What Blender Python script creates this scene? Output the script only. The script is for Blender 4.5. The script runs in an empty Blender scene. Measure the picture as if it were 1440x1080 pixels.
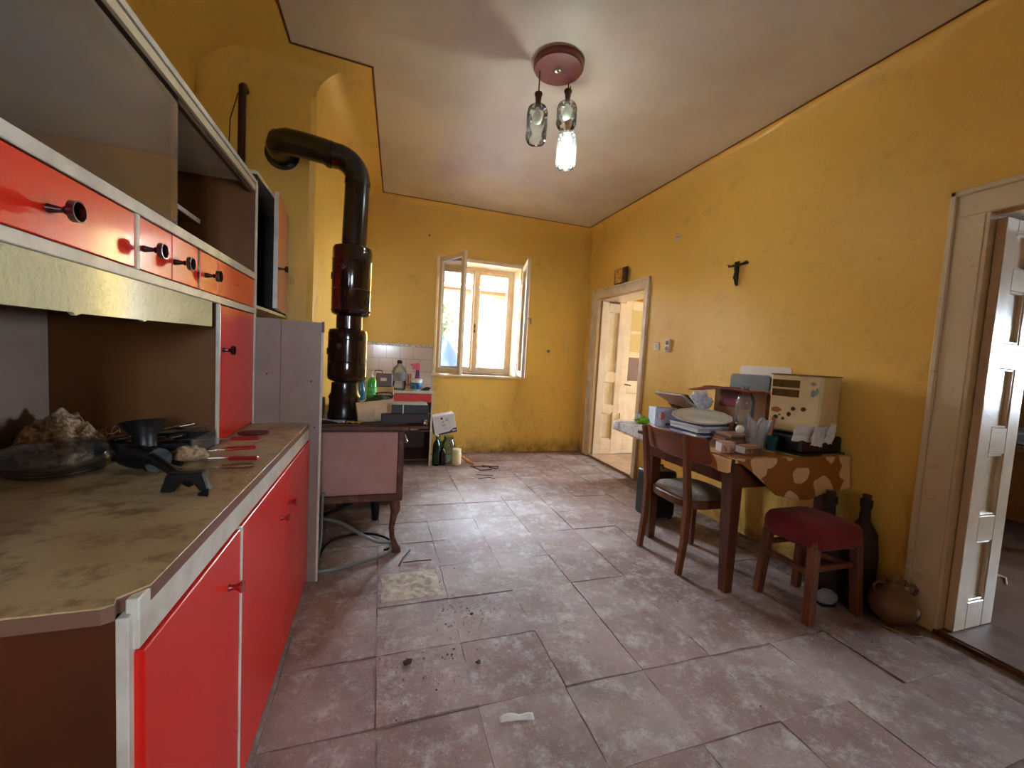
import bpy, bmesh, math, random
from mathutils import Vector, Matrix, noise, Euler
random.seed(7)
S = bpy.context.scene
COL = S.collection
PI = math.pi
R = math.radians

# ------------------------------------------------------------------ camera
cam_d = bpy.data.cameras.new('camera'); cam = bpy.data.objects.new('camera', cam_d); COL.objects.link(cam)
S.camera = cam
FPX = 570.0
cam_d.sensor_fit = 'HORIZONTAL'; cam_d.sensor_width = 36.0; cam_d.lens = FPX / 1440 * 36.0
cam_d.clip_start = 0.02; cam_d.clip_end = 200
yaw, pitch, roll = R(18.09), R(-3.745), R(-3.275)
fw = Vector((math.sin(yaw)*math.cos(pitch), math.cos(yaw)*math.cos(pitch), math.sin(pitch)))
rt = Vector((math.cos(yaw), -math.sin(yaw), 0)); dn = fw.cross(rt)
c_, s_ = math.cos(roll), math.sin(roll)
rt2 = rt*c_ + dn*s_; dn2 = dn*c_ - rt*s_
mw = Matrix((rt2, -dn2, -fw)).transposed().to_4x4(); mw.translation = Vector((0, 0, 1.25))
cam.matrix_world = mw

# ------------------------------------------------------------------ world, sun, exposure
W = bpy.data.worlds.new('world'); S.world = W; W.use_nodes = True
wn = W.node_tree; bg = wn.nodes['Background']
bg.inputs[0].default_value = (0.72, 0.84, 1.0, 1); bg.inputs[1].default_value = 60.0
sun_d = bpy.data.lights.new('sun', 'SUN'); sun = bpy.data.objects.new('sun', sun_d); COL.objects.link(sun)
sun_d.energy = 30; sun_d.angle = R(0.6); sun_d.color = (1, .95, .86)
sun.rotation_euler = Vector((0.55, 0.45, -0.75)).to_track_quat('-Z', 'Y').to_euler()
def portal(loc, rot, sx, sy):
    l = bpy.data.lights.new('window_portal', 'AREA'); l.shape = 'RECTANGLE'; l.size = sx; l.size_y = sy
    l.cycles.is_portal = True
    o = bpy.data.objects.new('window_portal', l); o.location = loc; o.rotation_euler = rot; COL.objects.link(o)
portal((1.16, 5.62, 1.72), (R(-90), 0, 0), 1.15, 1.5)
portal((6.68, 0, 1.51), (0, R(90), 0), .78, 1.0)
portal((.1, -1.93, 1.6), (R(90), 0, 0), .42, .6)
portal((4.4, 8.05, 1.5), (R(-90), 0, 0), 1.6, 1.5)
portal((6.68, 4.1, 1.6), (0, R(90), 0), 1.5, 1.2)
vs = S.view_settings
S.display_settings.display_device = 'sRGB'
vs.view_transform = 'Standard'; vs.look = 'None'; vs.gamma = 1; vs.use_curve_mapping = False
vs.exposure = 0.85

# ------------------------------------------------------------------ materials
def srgb(r, g, b):
    f = lambda c: (c/255/12.92) if c/255 <= .04045 else ((c/255+.055)/1.055)**2.4
    return (f(r), f(g), f(b), 1)
MATS = {}
def mat(name, col, rough=.5, metal=0, col2=None, scale=4, amt=.5, lo=.4, hi=.65, bump=0, bscale=40, coat=0, spec=.5,
        emit=None, world=False, rough2=None, detail=6, stretch=None, trans=0, alpha=1, subs=0, sheen=0, col3=None, scale3=2):
    if name in MATS: return MATS[name]
    m = bpy.data.materials.new(name); m.use_nodes = True; nt = m.node_tree; N = nt.nodes; L = nt.links
    b = N['Principled BSDF']
    b.inputs['Base Color'].default_value = col; b.inputs['Roughness'].default_value = rough
    b.inputs['Metallic'].default_value = metal; b.inputs['Coat Weight'].default_value = coat; b.inputs['Coat Roughness'].default_value = .12
    b.inputs['Specular IOR Level'].default_value = spec; b.inputs['Transmission Weight'].default_value = trans
    b.inputs['Alpha'].default_value = alpha; b.inputs['Sheen Weight'].default_value = sheen
    if emit: b.inputs['Emission Color'].default_value = emit[0]; b.inputs['Emission Strength'].default_value = emit[1]
    if world: g = N.new('ShaderNodeNewGeometry'); co = g.outputs['Position']
    else: g = N.new('ShaderNodeTexCoord'); co = g.outputs['Object']
    if stretch:
        mp = N.new('ShaderNodeMapping'); mp.inputs['Scale'].default_value = stretch; L.new(co, mp.inputs[0]); co = mp.outputs[0]
    def nz(sc, det=detail, rg=.6):
        n = N.new('ShaderNodeTexNoise'); n.inputs['Scale'].default_value = sc; n.inputs['Detail'].default_value = det
        n.inputs['Roughness'].default_value = rg; L.new(co, n.inputs['Vector']); return n.outputs[0]
    def rng(x, a, c, o0=0, o1=1):
        r = N.new('ShaderNodeMapRange'); r.inputs[1].default_value = a; r.inputs[2].default_value = c
        r.inputs[3].default_value = o0; r.inputs[4].default_value = o1; L.new(x, r.inputs[0]); return r.outputs[0]
    def mix(f, a, c):
        x = N.new('ShaderNodeMix'); x.data_type = 'RGBA'; L.new(f, x.inputs[0])
        for i, v in ((6, a), (7, c)):
            if isinstance(v, tuple): x.inputs[i].default_value = v
            else: L.new(v, x.inputs[i])
        return x.outputs[2]
    if col2:
        f = rng(nz(scale), lo, hi, 0, amt); out = mix(f, col, col2)
        if col3: out = mix(rng(nz(scale3, 8, .7), .5, .62, 0, .8), out, col3)
        L.new(out, b.inputs['Base Color'])
        if rough2 is not None: L.new(rng(f, 0, amt, rough, rough2), b.inputs['Roughness'])
    if bump:
        bp = N.new('ShaderNodeBump'); bp.inputs['Strength'].default_value = bump; bp.inputs['Distance'].default_value = .01
        L.new(nz(bscale), bp.inputs['Height']); L.new(bp.outputs[0], b.inputs['Normal'])
    m['h'] = 1; MATS[name] = m; return m

def glass(name, tint=(1, 1, 1, 1), refl=1.0, frost=0.0, ior=1.5, emit=0):
    """thin clear glass: transparent with a fresnel gloss, optionally a bit of translucent body"""
    if name in MATS: return MATS[name]
    m = bpy.data.materials.new(name); m.use_nodes = True; nt = m.node_tree; N = nt.nodes; L = nt.links
    N.remove(N['Principled BSDF']); out = N['Material Output']
    t = N.new('ShaderNodeBsdfTransparent'); t.inputs[0].default_value = tint
    g = N.new('ShaderNodeBsdfGlossy'); g.inputs['Roughness'].default_value = .06
    fr = N.new('ShaderNodeFresnel'); fr.inputs[0].default_value = ior
    mu = N.new('ShaderNodeMath'); mu.operation = 'MULTIPLY'; mu.inputs[1].default_value = refl; L.new(fr.outputs[0], mu.inputs[0])
    base = t.outputs[0]
    if frost:
        tr = N.new('ShaderNodeBsdfTranslucent'); tr.inputs[0].default_value = tint
        df = N.new('ShaderNodeBsdfDiffuse'); df.inputs[0].default_value = tint
        a = N.new('ShaderNodeMixShader'); L.new(tr.outputs[0], a.inputs[1]); L.new(df.outputs[0], a.inputs[2])
        c = N.new('ShaderNodeMixShader'); c.inputs[0].default_value = frost; L.new(base, c.inputs[1]); L.new(a.outputs[0], c.inputs[2]); base = c.outputs[0]
    x = N.new('ShaderNodeMixShader'); L.new(mu.outputs[0], x.inputs[0]); L.new(base, x.inputs[1]); L.new(g.outputs[0], x.inputs[2])
    L.new(x.outputs[0], out.inputs[0]); MATS[name] = m; return m

def wall_mat(name, base, dirt, patch):
    m = bpy.data.materials.new(name); m.use_nodes = True; nt = m.node_tree; N = nt.nodes; L = nt.links; b = N['Principled BSDF']
    g = N.new('ShaderNodeNewGeometry')
    def nz(sc, det=6, rg=.6, st=(1, 1, 1)):
        mp = N.new('ShaderNodeMapping'); mp.inputs['Scale'].default_value = st; L.new(g.outputs[0], mp.inputs[0])
        n = N.new('ShaderNodeTexNoise'); n.inputs['Scale'].default_value = sc; n.inputs['Detail'].default_value = det
        n.inputs['Roughness'].default_value = rg; L.new(mp.outputs[0], n.inputs['Vector']); return n.outputs[0]
    def rng(x, a, c, o0=0, o1=1):
        r = N.new('ShaderNodeMapRange'); r.inputs[1].default_value = a; r.inputs[2].default_value = c
        r.inputs[3].default_value = o0; r.inputs[4].default_value = o1; L.new(x, r.inputs[0]); return r.outputs[0]
    def mix(f, a, c):
        x = N.new('ShaderNodeMix'); x.data_type = 'RGBA'; L.new(f, x.inputs[0])
        for i, v in ((6, a), (7, c)):
            if isinstance(v, tuple): x.inputs[i].default_value = v
            else: L.new(v, x.inputs[i])
        return x.outputs[2]
    def mul(a, c):
        x = N.new('ShaderNodeMath'); x.operation = 'MULTIPLY'; L.new(a, x.inputs[0]); L.new(c, x.inputs[1]); return x.outputs[0]
    col = mix(rng(nz(1.3), .38, .66, 0, .55), base, patch)
    col = mix(rng(nz(5, 9, .75), .56, .74, 0, .35), col, dirt)                       # blotches
    col = mix(rng(nz(60, 3, .7), .60, .75, 0, .35), col, dirt)                        # flecks
    sx = N.new('ShaderNodeSeparateXYZ'); L.new(g.outputs[0], sx.inputs[0])
    low = rng(sx.outputs[2], .95, .0, 0, 1)                                            # scuffs and splashes of the lower wall
    runs = rng(nz(7, 6, .7, (3.2, 3.2, .6)), .52, .70, 0, .55)
    col = mix(mul(low, runs), col, dirt)
    foot = mul(rng(sx.outputs[2], .22, .0, 0, 1), rng(nz(8, 6, .7), .35, .6, 0, .8))   # mop line of dirt
    col = mix(foot, col, (dirt[0]*.6, dirt[1]*.55, dirt[2]*.8, 1))
    L.new(col, b.inputs['Base Color']); b.inputs['Roughness'].default_value = .42
    b.inputs['Specular IOR Level'].default_value = .35
    bp = N.new('ShaderNodeBump'); bp.inputs['Strength'].default_value = .25; bp.inputs['Distance'].default_value = .02
    L.new(nz(9, 8, .6), bp.inputs['Height']); L.new(bp.outputs[0], b.inputs['Normal'])
    MATS[name] = m; return m

def floor_mat(name):
    m = bpy.data.materials.new(name); m.use_nodes = True; nt = m.node_tree; N = nt.nodes; L = nt.links; b = N['Principled BSDF']
    g = N.new('ShaderNodeNewGeometry'); oi = N.new('ShaderNodeObjectInfo')
    ad = N.new('ShaderNodeVectorMath'); ad.operation = 'ADD'; L.new(g.outputs[0], ad.inputs[0])
    cm = N.new('ShaderNodeCombineXYZ'); L.new(oi.outputs['Random'], cm.inputs[2]); L.new(cm.outputs[0], ad.inputs[1])
    def nz(sc, det=6, rg=.6, src=None):
        n = N.new('ShaderNodeTexNoise'); n.inputs['Scale'].default_value = sc; n.inputs['Detail'].default_value = det
        n.inputs['Roughness'].default_value = rg; L.new(src or g.outputs[0], n.inputs['Vector']); return n.outputs[0]
    def rng(x, a, c, o0=0, o1=1):
        r = N.new('ShaderNodeMapRange'); r.inputs[1].default_value = a; r.inputs[2].default_value = c
        r.inputs[3].default_value = o0; r.inputs[4].default_value = o1; L.new(x, r.inputs[0]); return r.outputs[0]
    def mix(f, a, c):
        x = N.new('ShaderNodeMix'); x.data_type = 'RGBA'; L.new(f, x.inputs[0])
        for i, v in ((6, a), (7, c)):
            if isinstance(v, tuple): x.inputs[i].default_value = v
            else: L.new(v, x.inputs[i])
        return x.outputs[2]
    A = srgb(150, 118, 112); B = srgb(172, 152, 144); D = srgb(206, 198, 190); E_ = srgb(84, 58, 46)
    col = mix(rng(oi.outputs['Random'], 0, 1, .1, .75), A, B)
    col = mix(rng(nz(2.2), .42, .62, 0, .7), col, srgb(112, 76, 62))
    col = mix(rng(nz(9, 12, .85, ad.outputs[0]), .50, .66, 0, .8), col, D)           # plaster dust rubbed in
    col = mix(rng(nz(30, 10, .9, ad.outputs[0]), .54, .70, 0, .75), col, srgb(206, 196, 186))
    col = mix(rng(nz(11, 12, .85), .56, .70, 0, .7), col, E_)                          # grime
    L.new(col, b.inputs['Base Color'])
    L.new(rng(nz(5, 6, .7), .35, .65, .42, .66), b.inputs['Roughness'])
    b.inputs['Specular IOR Level'].default_value = .5
    bp = N.new('ShaderNodeBump'); bp.inputs['Strength'].default_value = .8; bp.inputs['Distance'].default_value = .008
    L.new(nz(20, 12, .8, ad.outputs[0]), bp.inputs['Height']); L.new(bp.outputs[0], b.inputs['Normal'])
    MATS[name] = m; return m

M_WALL = wall_mat('wall_yellow', srgb(234, 190, 94), srgb(152, 110, 58), srgb(222, 180, 86))
M_WALLR = wall_mat('wall_warm', srgb(226, 190, 96), srgb(150, 110, 50), srgb(216, 176, 80))
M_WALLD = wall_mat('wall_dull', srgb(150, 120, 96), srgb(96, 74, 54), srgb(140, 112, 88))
M_FLOOR = floor_mat('floor_tile')
M_GROUT = mat('grout', srgb(112, 88, 78), .9, col2=srgb(168, 150, 136), scale=12, amt=.7, bump=.5, world=True)
M_CEIL = mat('ceiling_paint', srgb(214, 202, 188), .55, col2=srgb(190, 170, 156), scale=1.1, amt=.7, bump=.25, bscale=5, world=True)
M_LINE = mat('brown_line', srgb(110, 62, 30), .6)
M_PAINT = mat('cream_paint', srgb(226, 208, 184), .28, col2=srgb(196, 170, 138), scale=6, amt=.5, bump=.15, bscale=30, coat=.2)
M_PAINTOLD = mat('old_paint', srgb(222, 206, 176), .30, col2=srgb(170, 136, 96), scale=14, lo=.60, hi=.72, amt=.5, bump=.2, bscale=26)
M_WINWOOD = mat('window_paint', srgb(236, 220, 196), .35, col2=srgb(222, 176, 110), scale=7, amt=.6)
M_SASH = mat('sash_wood', srgb(222, 200, 170), .4, col2=srgb(236, 220, 196), scale=9, amt=.6)
M_RED = mat('red_laminate', srgb(226, 34, 18), .30, spec=.6, coat=.5, bump=.08, bscale=60)
M_REDLOW = mat('red_lacquer', srgb(218, 30, 20), .26, spec=.5, bump=.03, bscale=40)
M_WHITE = mat('white_edge', srgb(214, 206, 192), .35, col2=srgb(170, 156, 134), scale=14, amt=.5)
M_CREAM = mat('cream_laminate', srgb(206, 192, 160), .35, col2=srgb(160, 136, 96), scale=10, lo=.55, hi=.7, amt=.6)
M_VAL = mat('hammered_valance', srgb(214, 206, 160), .22, coat=.5, bump=.9, bscale=55)
M_BROWNP = mat('brown_panel', srgb(120, 74, 28), .45, col2=srgb(96, 56, 24), scale=3, amt=.6)
M_DKPANEL = mat('dark_side_panel', srgb(94, 44, 20), .42, col2=srgb(66, 30, 14), scale=3, amt=.7)
M_GREYP = mat('grey_panel', srgb(150, 128, 116), .45, col2=srgb(128, 104, 92), scale=4, amt=.6)
M_WORKTOP = mat('worktop', srgb(192, 166, 124), .33, col2=srgb(152, 124, 84), scale=5, lo=.42, hi=.7, amt=.75, col3=srgb(122, 96, 62), scale3=16, bump=.05, bscale=50)
M_WTEDGE = mat('worktop_edge', srgb(120, 82, 66), .6)
M_KNOB = mat('knob_brown', srgb(58, 12, 10), .2, coat=.4)
M_CHROME = mat('chrome', srgb(200, 200, 196), .2, 1)
M_BLACK = mat('black_stuff', srgb(16, 14, 14), .45)
M_BLACKM = mat('black_metal', srgb(22, 20, 20), .38, .3, bump=.2, bscale=30)
M_ENAMEL = mat('brown_enamel', srgb(44, 20, 14), .14, coat=.7, col2=srgb(28, 12, 10), scale=6, amt=.6)
M_PIPE = mat('pipe_enamel', srgb(28, 20, 18), .26, coat=.3, bump=.05, bscale=60)
M_STOVEP = mat('stove_panel', srgb(188, 142, 134), .3, col2=srgb(164, 116, 108), scale=5, amt=.6, coat=.3)
M_RUST = mat('rusty_brown', srgb(86, 48, 34), .55, col2=srgb(140, 96, 66), scale=16, lo=.5, hi=.7, amt=.7, bump=.3)
M_IRON = mat('old_iron', srgb(66, 44, 34), .5, .3, col2=srgb(100, 72, 56), scale=20, amt=.6, bump=.3)
M_WOOD = mat('walnut', srgb(98, 46, 22), .3, col2=srgb(66, 28, 14), scale=3, amt=.8, stretch=(8, 8, 1), coat=.2)
M_WOODL = mat('worn_walnut', srgb(122, 66, 36), .4, col2=srgb(78, 38, 20), scale=4, amt=.8, stretch=(8, 8, 1))
M_VENEER = mat('backrest_veneer', srgb(126, 58, 26), .3, col2=srgb(92, 38, 18), scale=3, amt=.7, stretch=(1, 1, 9), coat=.25)
M_SEAT = mat('seat_fabric', srgb(146, 132, 116), .85, col2=srgb(112, 98, 84), scale=30, amt=.6, bump=.5, bscale=80, sheen=.2)
M_VELVET = mat('red_velvet', srgb(120, 10, 16), .8, col2=srgb(92, 6, 12), scale=7, amt=.6, bump=.2, sheen=.08)
M_PAPER = mat('paper', srgb(226, 220, 214), .7, col2=srgb(200, 190, 180), scale=8, amt=.5)
M_CARD = mat('cardboard', srgb(168, 120, 82), .75, col2=srgb(142, 98, 64), scale=8, amt=.6)
M_REDCARD = mat('red_card', srgb(120, 26, 24), .6, col2=srgb(90, 18, 18), scale=6, amt=.5)
M_GLASS = glass('clear_glass')
M_PANE = glass('cupboard_pane', (.80, .80, .76, 1), 2.4, .10)  # grey frost: dust, plus the ceiling's reflected haze put into the pane colour
M_WPANE = glass('window_pane', (.97, .985, .98, 1), .8)
M_BOTTLE = glass('clear_plastic', (.93, .95, .95, 1), 1.4, .10)
M_GREENG = glass('green_glass', (.16, .50, .20, 1), 1.5)
M_BROWNG = glass('brown_glass', (.10, .05, .02, 1), 1.5)
M_SHADE = glass('pressed_glass', (.95, .98, .965, 1), 1.3, .09)
M_TULIP = glass('milky_glass', (.90, .92, .93, 1), 1.8, .32)

# ------------------------------------------------------------------ mesh building
class MB:
    def __init__(s): s.v = []; s.f = []
    def add(s, vs, fs):
        n = len(s.v); s.v += [tuple(v) for v in vs]; s.f += [tuple(i+n for i in f) for f in fs]; return s
    def box(s, x0, x1, y0, y1, z0, z1, mtx=None):
        vs = [Vector((x, y, z)) for z in (z0, z1) for y in (y0, y1) for x in (x0, x1)]
        if mtx: vs = [mtx @ v for v in vs]
        return s.add(vs, [(0, 2, 3, 1), (4, 5, 7, 6), (0, 1, 5, 4), (2, 6, 7, 3), (0, 4, 6, 2), (1, 3, 7, 5)])
    def prism(s, poly, h0, h1, axis='z', mtx=None):
        n = len(poly)
        def P(a, b, h): return Vector((a, b, h)) if axis == 'z' else (Vector((h, a, b)) if axis == 'x' else Vector((a, h, b)))
        vs = [P(a, b, h0) for a, b in poly] + [P(a, b, h1) for a, b in poly]
        if mtx: vs = [mtx @ v for v in vs]
        return s.add(vs, [tuple(range(n))[::-1], tuple(range(n, 2*n))] + [(i, (i+1) % n, n+(i+1) % n, n+i) for i in range(n)])
    def lathe(s, prof, n=24, c=(0, 0, 0), mtx=None, fx=1, fy=1, rmod=None, caps=True):
        vs = []; fs = []
        for k, (r, z) in enumerate(prof):
            for i in range(n):
                a = 2*PI*i/n; rr = r*(rmod(a, z, k) if rmod else 1)
                v = Vector((c[0]+rr*math.cos(a)*fx, c[1]+rr*math.sin(a)*fy, c[2]+z)); vs.append(mtx @ v if mtx else v)
        for k in range(len(prof)-1):
            for i in range(n): j = (i+1) % n; fs.append((k*n+i, k*n+j, (k+1)*n+j, (k+1)*n+i))
        if caps and prof[0][0] > 1e-5: fs.append(tuple(range(n))[::-1])
        if caps and prof[-1][0] > 1e-5: fs.append(tuple(range((len(prof)-1)*n, len(prof)*n)))
        return s.add(vs, fs)
    def tube(s, pts, r, n=10, cap=True):
        pts = [Vector(p) for p in pts]; rs = r if isinstance(r, (list, tuple)) else [r]*len(pts)
        vs = []; fs = []; up = None
        for i, p in enumerate(pts):
            t = (pts[min(i+1, len(pts)-1)] - pts[max(i-1, 0)]).normalized()
            if up is None: up = t.orthogonal().normalized()
            up = (up - t*up.dot(t))
            up = up.normalized() if up.length > 1e-6 else t.orthogonal().normalized()
            w = t.cross(up)
            for k in range(n):
                a = 2*PI*k/n; vs.append(p + (up*math.cos(a) + w*math.sin(a))*rs[i])
        for i in range(len(pts)-1):
            for k in range(n): j = (k+1) % n; fs.append((i*n+k, i*n+j, (i+1)*n+j, (i+1)*n+k))
        if cap: fs += [tuple(range(n))[::-1], tuple(range((len(pts)-1)*n, len(pts)*n))]
        return s.add(vs, fs)
    def grid(s, nu, nv, fn, thick=0):
        """fn(u,v)->Vector"""
        P = [[Vector(fn(i/nu, j/nv)) for i in range(nu+1)] for j in range(nv+1)]
        vs = [p for row in P for p in row]; fs = []
        w = nu+1
        for j in range(nv):
            for i in range(nu): fs.append((j*w+i, j*w+i+1, (j+1)*w+i+1, (j+1)*w+i))
        s.add(vs, fs); return s
    def blob(s, c, rad, sub=3, amp=.2, fr=3, seed=0, flat=None):
        bm = bmesh.new(); bmesh.ops.create_icosphere(bm, subdivisions=sub, radius=1)
        vs = []
        for v in bm.verts:
            d = v.co.normalized(); k = 1 + amp*noise.noise(d*fr + Vector((seed*7.1, seed*3.3, seed))) + amp*.5*noise.noise(d*fr*2.3 + Vector((seed, 0, 3)))
            p = Vector((c[0]+d.x*rad[0]*k, c[1]+d.y*rad[1]*k, c[2]+d.z*rad[2]*k))
            if flat is not None and p.z < flat: p.z = flat
            vs.append(p)
        fs = [tuple(v.index for v in f.verts) for f in bm.faces]; bm.free(); return s.add(vs, fs)

def mesh_of(name, mb, mats, smooth=None, mat_fn=None):
    me = bpy.data.meshes.new(name); me.from_pydata(mb.v, [], mb.f); me.validate()
    for m in (mats if isinstance(mats, (list, tuple)) else [mats]): me.materials.append(m)
    bm = bmesh.new(); bm.from_mesh(me); bmesh.ops.recalc_face_normals(bm, faces=bm.faces); bm.to_mesh(me); bm.free()
    if mat_fn:
        for p in me.polygons: p.material_index = mat_fn(p)
    if smooth is not None:
        for p in me.polygons: p.use_smooth = True
        me.set_sharp_from_angle(angle=R(smooth))
    return me

def tag(o, label=None, cat=None, group=None, kind=None):
    if label: o['label'] = label
    if cat: o['category'] = cat
    if group: o['group'] = group
    if kind: o['kind'] = kind
    return o
def link(o, parent=None):
    COL.objects.link(o)
    if parent is not None: o.parent = parent
    return o
def root_loc(p):
    while p.parent: p = p.parent
    return p.location.copy()
def part(name, mb, mats, parent, smooth=None, bevel=0, label=None, world=True, kind=None, solid=0, subd=0, mat_fn=None, seg=1):
    """one mesh object as a child; world=True: vertices were given in world coordinates"""
    if world and parent is not None:
        o0 = root_loc(parent); mb.v = [(x-o0.x, y-o0.y, z-o0.z) for x, y, z in mb.v]
    o = bpy.data.objects.new(name, mesh_of(name, mb, mats, smooth, mat_fn)); link(o, parent)
    mods(o, bevel, solid, subd, seg); return tag(o, label=label, kind=kind)
def mods(o, bevel=0, solid=0, subd=0, seg=1):
    if solid: m = o.modifiers.new('solid', 'SOLIDIFY'); m.thickness = solid; m.offset = 0
    if subd: m = o.modifiers.new('sub', 'SUBSURF'); m.levels = subd; m.render_levels = subd
    if bevel: m = o.modifiers.new('bevel', 'BEVEL'); m.width = bevel; m.segments = seg; m.limit_method = 'ANGLE'; m.angle_limit = R(40)
def thing(name, loc, label, cat, group=None, rz=0):
    o = bpy.data.objects.new(name, None); o.location = loc; o.rotation_euler = (0, 0, rz); o.empty_display_size = .1
    link(o); return tag(o, label, cat, group)
def single(name, mb, mats, label, cat, group=None, smooth=None, bevel=0, kind=None, solid=0, subd=0, mat_fn=None, seg=1):
    """a thing that is one mesh: vertices in world coordinates, origin put at its base"""
    xs, ys, zs = zip(*mb.v); c = ((min(xs)+max(xs))/2, (min(ys)+max(ys))/2, min(zs))
    mb.v = [(x-c[0], y-c[1], z-c[2]) for x, y, z in mb.v]
    o = bpy.data.objects.new(name, mesh_of(name, mb, mats, smooth, mat_fn)); o.location = c; link(o)
    mods(o, bevel, solid, subd, seg); return tag(o, label, cat, group, kind)
def struct(name, mb, mats, smooth=None, bevel=0, label=None, parent=None):
    o = bpy.data.objects.new(name, mesh_of(name, mb, mats, smooth)); link(o, parent); mods(o, bevel)
    if parent is None: o['kind'] = 'structure'
    if label: o['label'] = label
    return o
def sempty(name, loc=(0, 0, 0)):
    o = bpy.data.objects.new(name, None); o.location = loc; link(o); o['kind'] = 'structure'; return o
def rotm(c, rx=0, ry=0, rz=0):
    return Matrix.Translation(Vector(c)) @ Euler((rx, ry, rz)).to_matrix().to_4x4()

# ================================================================== STRUCTURE
XR, YB, ZC, TW = 2.70, 5.08, 3.04, .35
# --- floor
struct('floor', MB().box(-1.5, XR+TW, -1.95, YB+.5, -.10, -.008), M_GROUT)
floor = bpy.data.objects['floor']
tile_meshes = []
for k in range(8):
    rnd = random.Random(k+3); mb = MB(); hx, hy = .1728, .1642
    def edge(a, b):
        return [(a[0]+(b[0]-a[0])*t + (rnd.uniform(-.0035, .0035) if 0 < t < 1 else 0), a[1]+(b[1]-a[1])*t + (rnd.uniform(-.0035, .0035) if 0 < t < 1 else 0)) for t in (0, .22, .5, .76)]
    cs = [(-hx, -hy), (hx, -hy), (hx, hy), (-hx, hy)]
    cs = [(x+rnd.uniform(-.003, .003), y+rnd.uniform(-.003, .003)) for x, y in cs]
    poly = sum([edge(cs[i], cs[(i+1) % 4]) for i in range(4)], [])
    mb.prism(poly, -.03, 0); tile_meshes.append(mesh_of('tile', mb, M_FLOOR))
for i in range(-2, 8):
    for j in range(-2, 12):
        o = bpy.data.objects.new('tile', tile_meshes[(i*5+j*3+random.randint(0, 3)) % 8])
        cx = .025+.3475*i + .174; cy = 1.325+.3305*j + .165
        if cx+.17 > XR+.02: continue
        rr = random.Random(i*31+j)
        o.location = (cx, cy, -.0015+rr.uniform(-.0030, .0015)); o.rotation_euler = (rr.uniform(-.006, .006), rr.uniform(-.006, .006), rr.choice([0, PI])+rr.uniform(-.006, .006))
        if cy > YB-.16: continue
        link(o, floor)
# --- ceiling
CL = [(-.60, -1.85), (-.575, 2.85), (-.112, 2.88), (-.037, 4.99), (2.60, 4.99), (2.655, -1.85)]
WL = [(-1.10, -1.95), (-1.10, 3.0), (-.45, 3.0), (-.26, YB), (XR, YB), (XR, -1.95)]
struct('ceiling', MB().box(-1.5, XR+TW, -1.95, YB+.5, ZC+.001, ZC+.15), M_CEIL)
mb = MB(); NS = 8; ZW = 2.84
for k in range(NS+1):
    t = k/NS*PI/2
    for (wx, wy), (lx, ly) in zip(WL, CL):
        mb.v.append((wx+(lx-wx)*(1-math.cos(t)), wy+(ly-wy)*(1-math.cos(t)), ZW+(ZC-ZW)*math.sin(t)))
for k in range(NS):
    for i in range(6): j = (i+1) % 6; mb.f.append((k*6+i, k*6+j, (k+1)*6+j, (k+1)*6+i))
struct('trim_1', mb, M_WALL, smooth=50, label='curved yellow cove between walls and ceiling')
mb = MB()
for i in range(6):
    a = Vector((*CL[i], 0)); b = Vector((*CL[(i+1) % 6], 0)); d = (b-a).normalized(); n = Vector((-d.y, d.x, 0))*.006
    mb.prism([(a.x-n.x-d.x*.006, a.y-n.y-d.y*.006), (b.x-n.x+d.x*.006, b.y-n.y+d.y*.006), (b.x+n.x, b.y+n.y), (a.x+n.x, a.y+n.y)], ZC-.004, ZC+.0005)
struct('trim_2', mb, M_LINE, label='thin brown line around the ceiling')
# --- walls
struct('wall_left', MB().box(-1.5, -1.10, -1.95, 3.0, -.02, ZC), M_WALL)
struct('wall_chimney', MB().prism([(-1.5, 3.0), (-.45, 3.0), (-.26, YB), (-1.5, YB)], -.02, ZC), M_WALL, bevel=.03, label='yellow chimney breast')
ZB = -.02
def wall_y(name, y0, y1, x0, x1, holes, m, z1=ZC):
    mb = MB(); x = x0
    for (a, b, c, d) in holes:
        mb.box(x, a, y0, y1, ZB, z1)
        if c > 0: mb.box(a, b, y0, y1, ZB, c)
        mb.box(a, b, y0, y1, d, z1); x = b
    mb.box(x, x1, y0, y1, ZB, z1); return struct(name, mb, m)
def wall_x(name, x0, x1, y0, y1, holes, m, z1=ZC):
    mb = MB(); y = y0
    for (a, b, c, d) in holes:
        mb.box(x0, x1, y, a, ZB, z1)
        if c > 0: mb.box(x0, x1, a, b, ZB, c)
        mb.box(x0, x1, a, b, d, z1); y = b
    mb.box(x0, x1, y, y1, ZB, z1); return struct(name, mb, m)
WX0, WX1, WZ0, WZ1 = .645, 1.715, 1.0, 2.42
wall_back = wall_y('wall_back', YB, YB+.5, -1.5, XR+TW, [(WX0, WX1, WZ0, WZ1)], M_WALL)
DF0, DF1, DFZ = 3.795, 4.80, 2.075
DN0, DN1, DNZ = .20, 1.185, 2.055
wall_x('wall_right', XR, XR+TW, -1.95, YB+.0, [(DN0, DN1, 0, DNZ), (DF0, DF1, 0, DFZ)], M_WALL)
wall_y('wall_rear', -1.95, -1.60, -1.5, XR+TW, [(-.13, .33, 1.27, 1.93)], M_WALL)
struct('ground_rear', MB().box(-12, 6.7, -16, -1.96, -.3, -.1), mat('street', srgb(150, 146, 140), .9))
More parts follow.
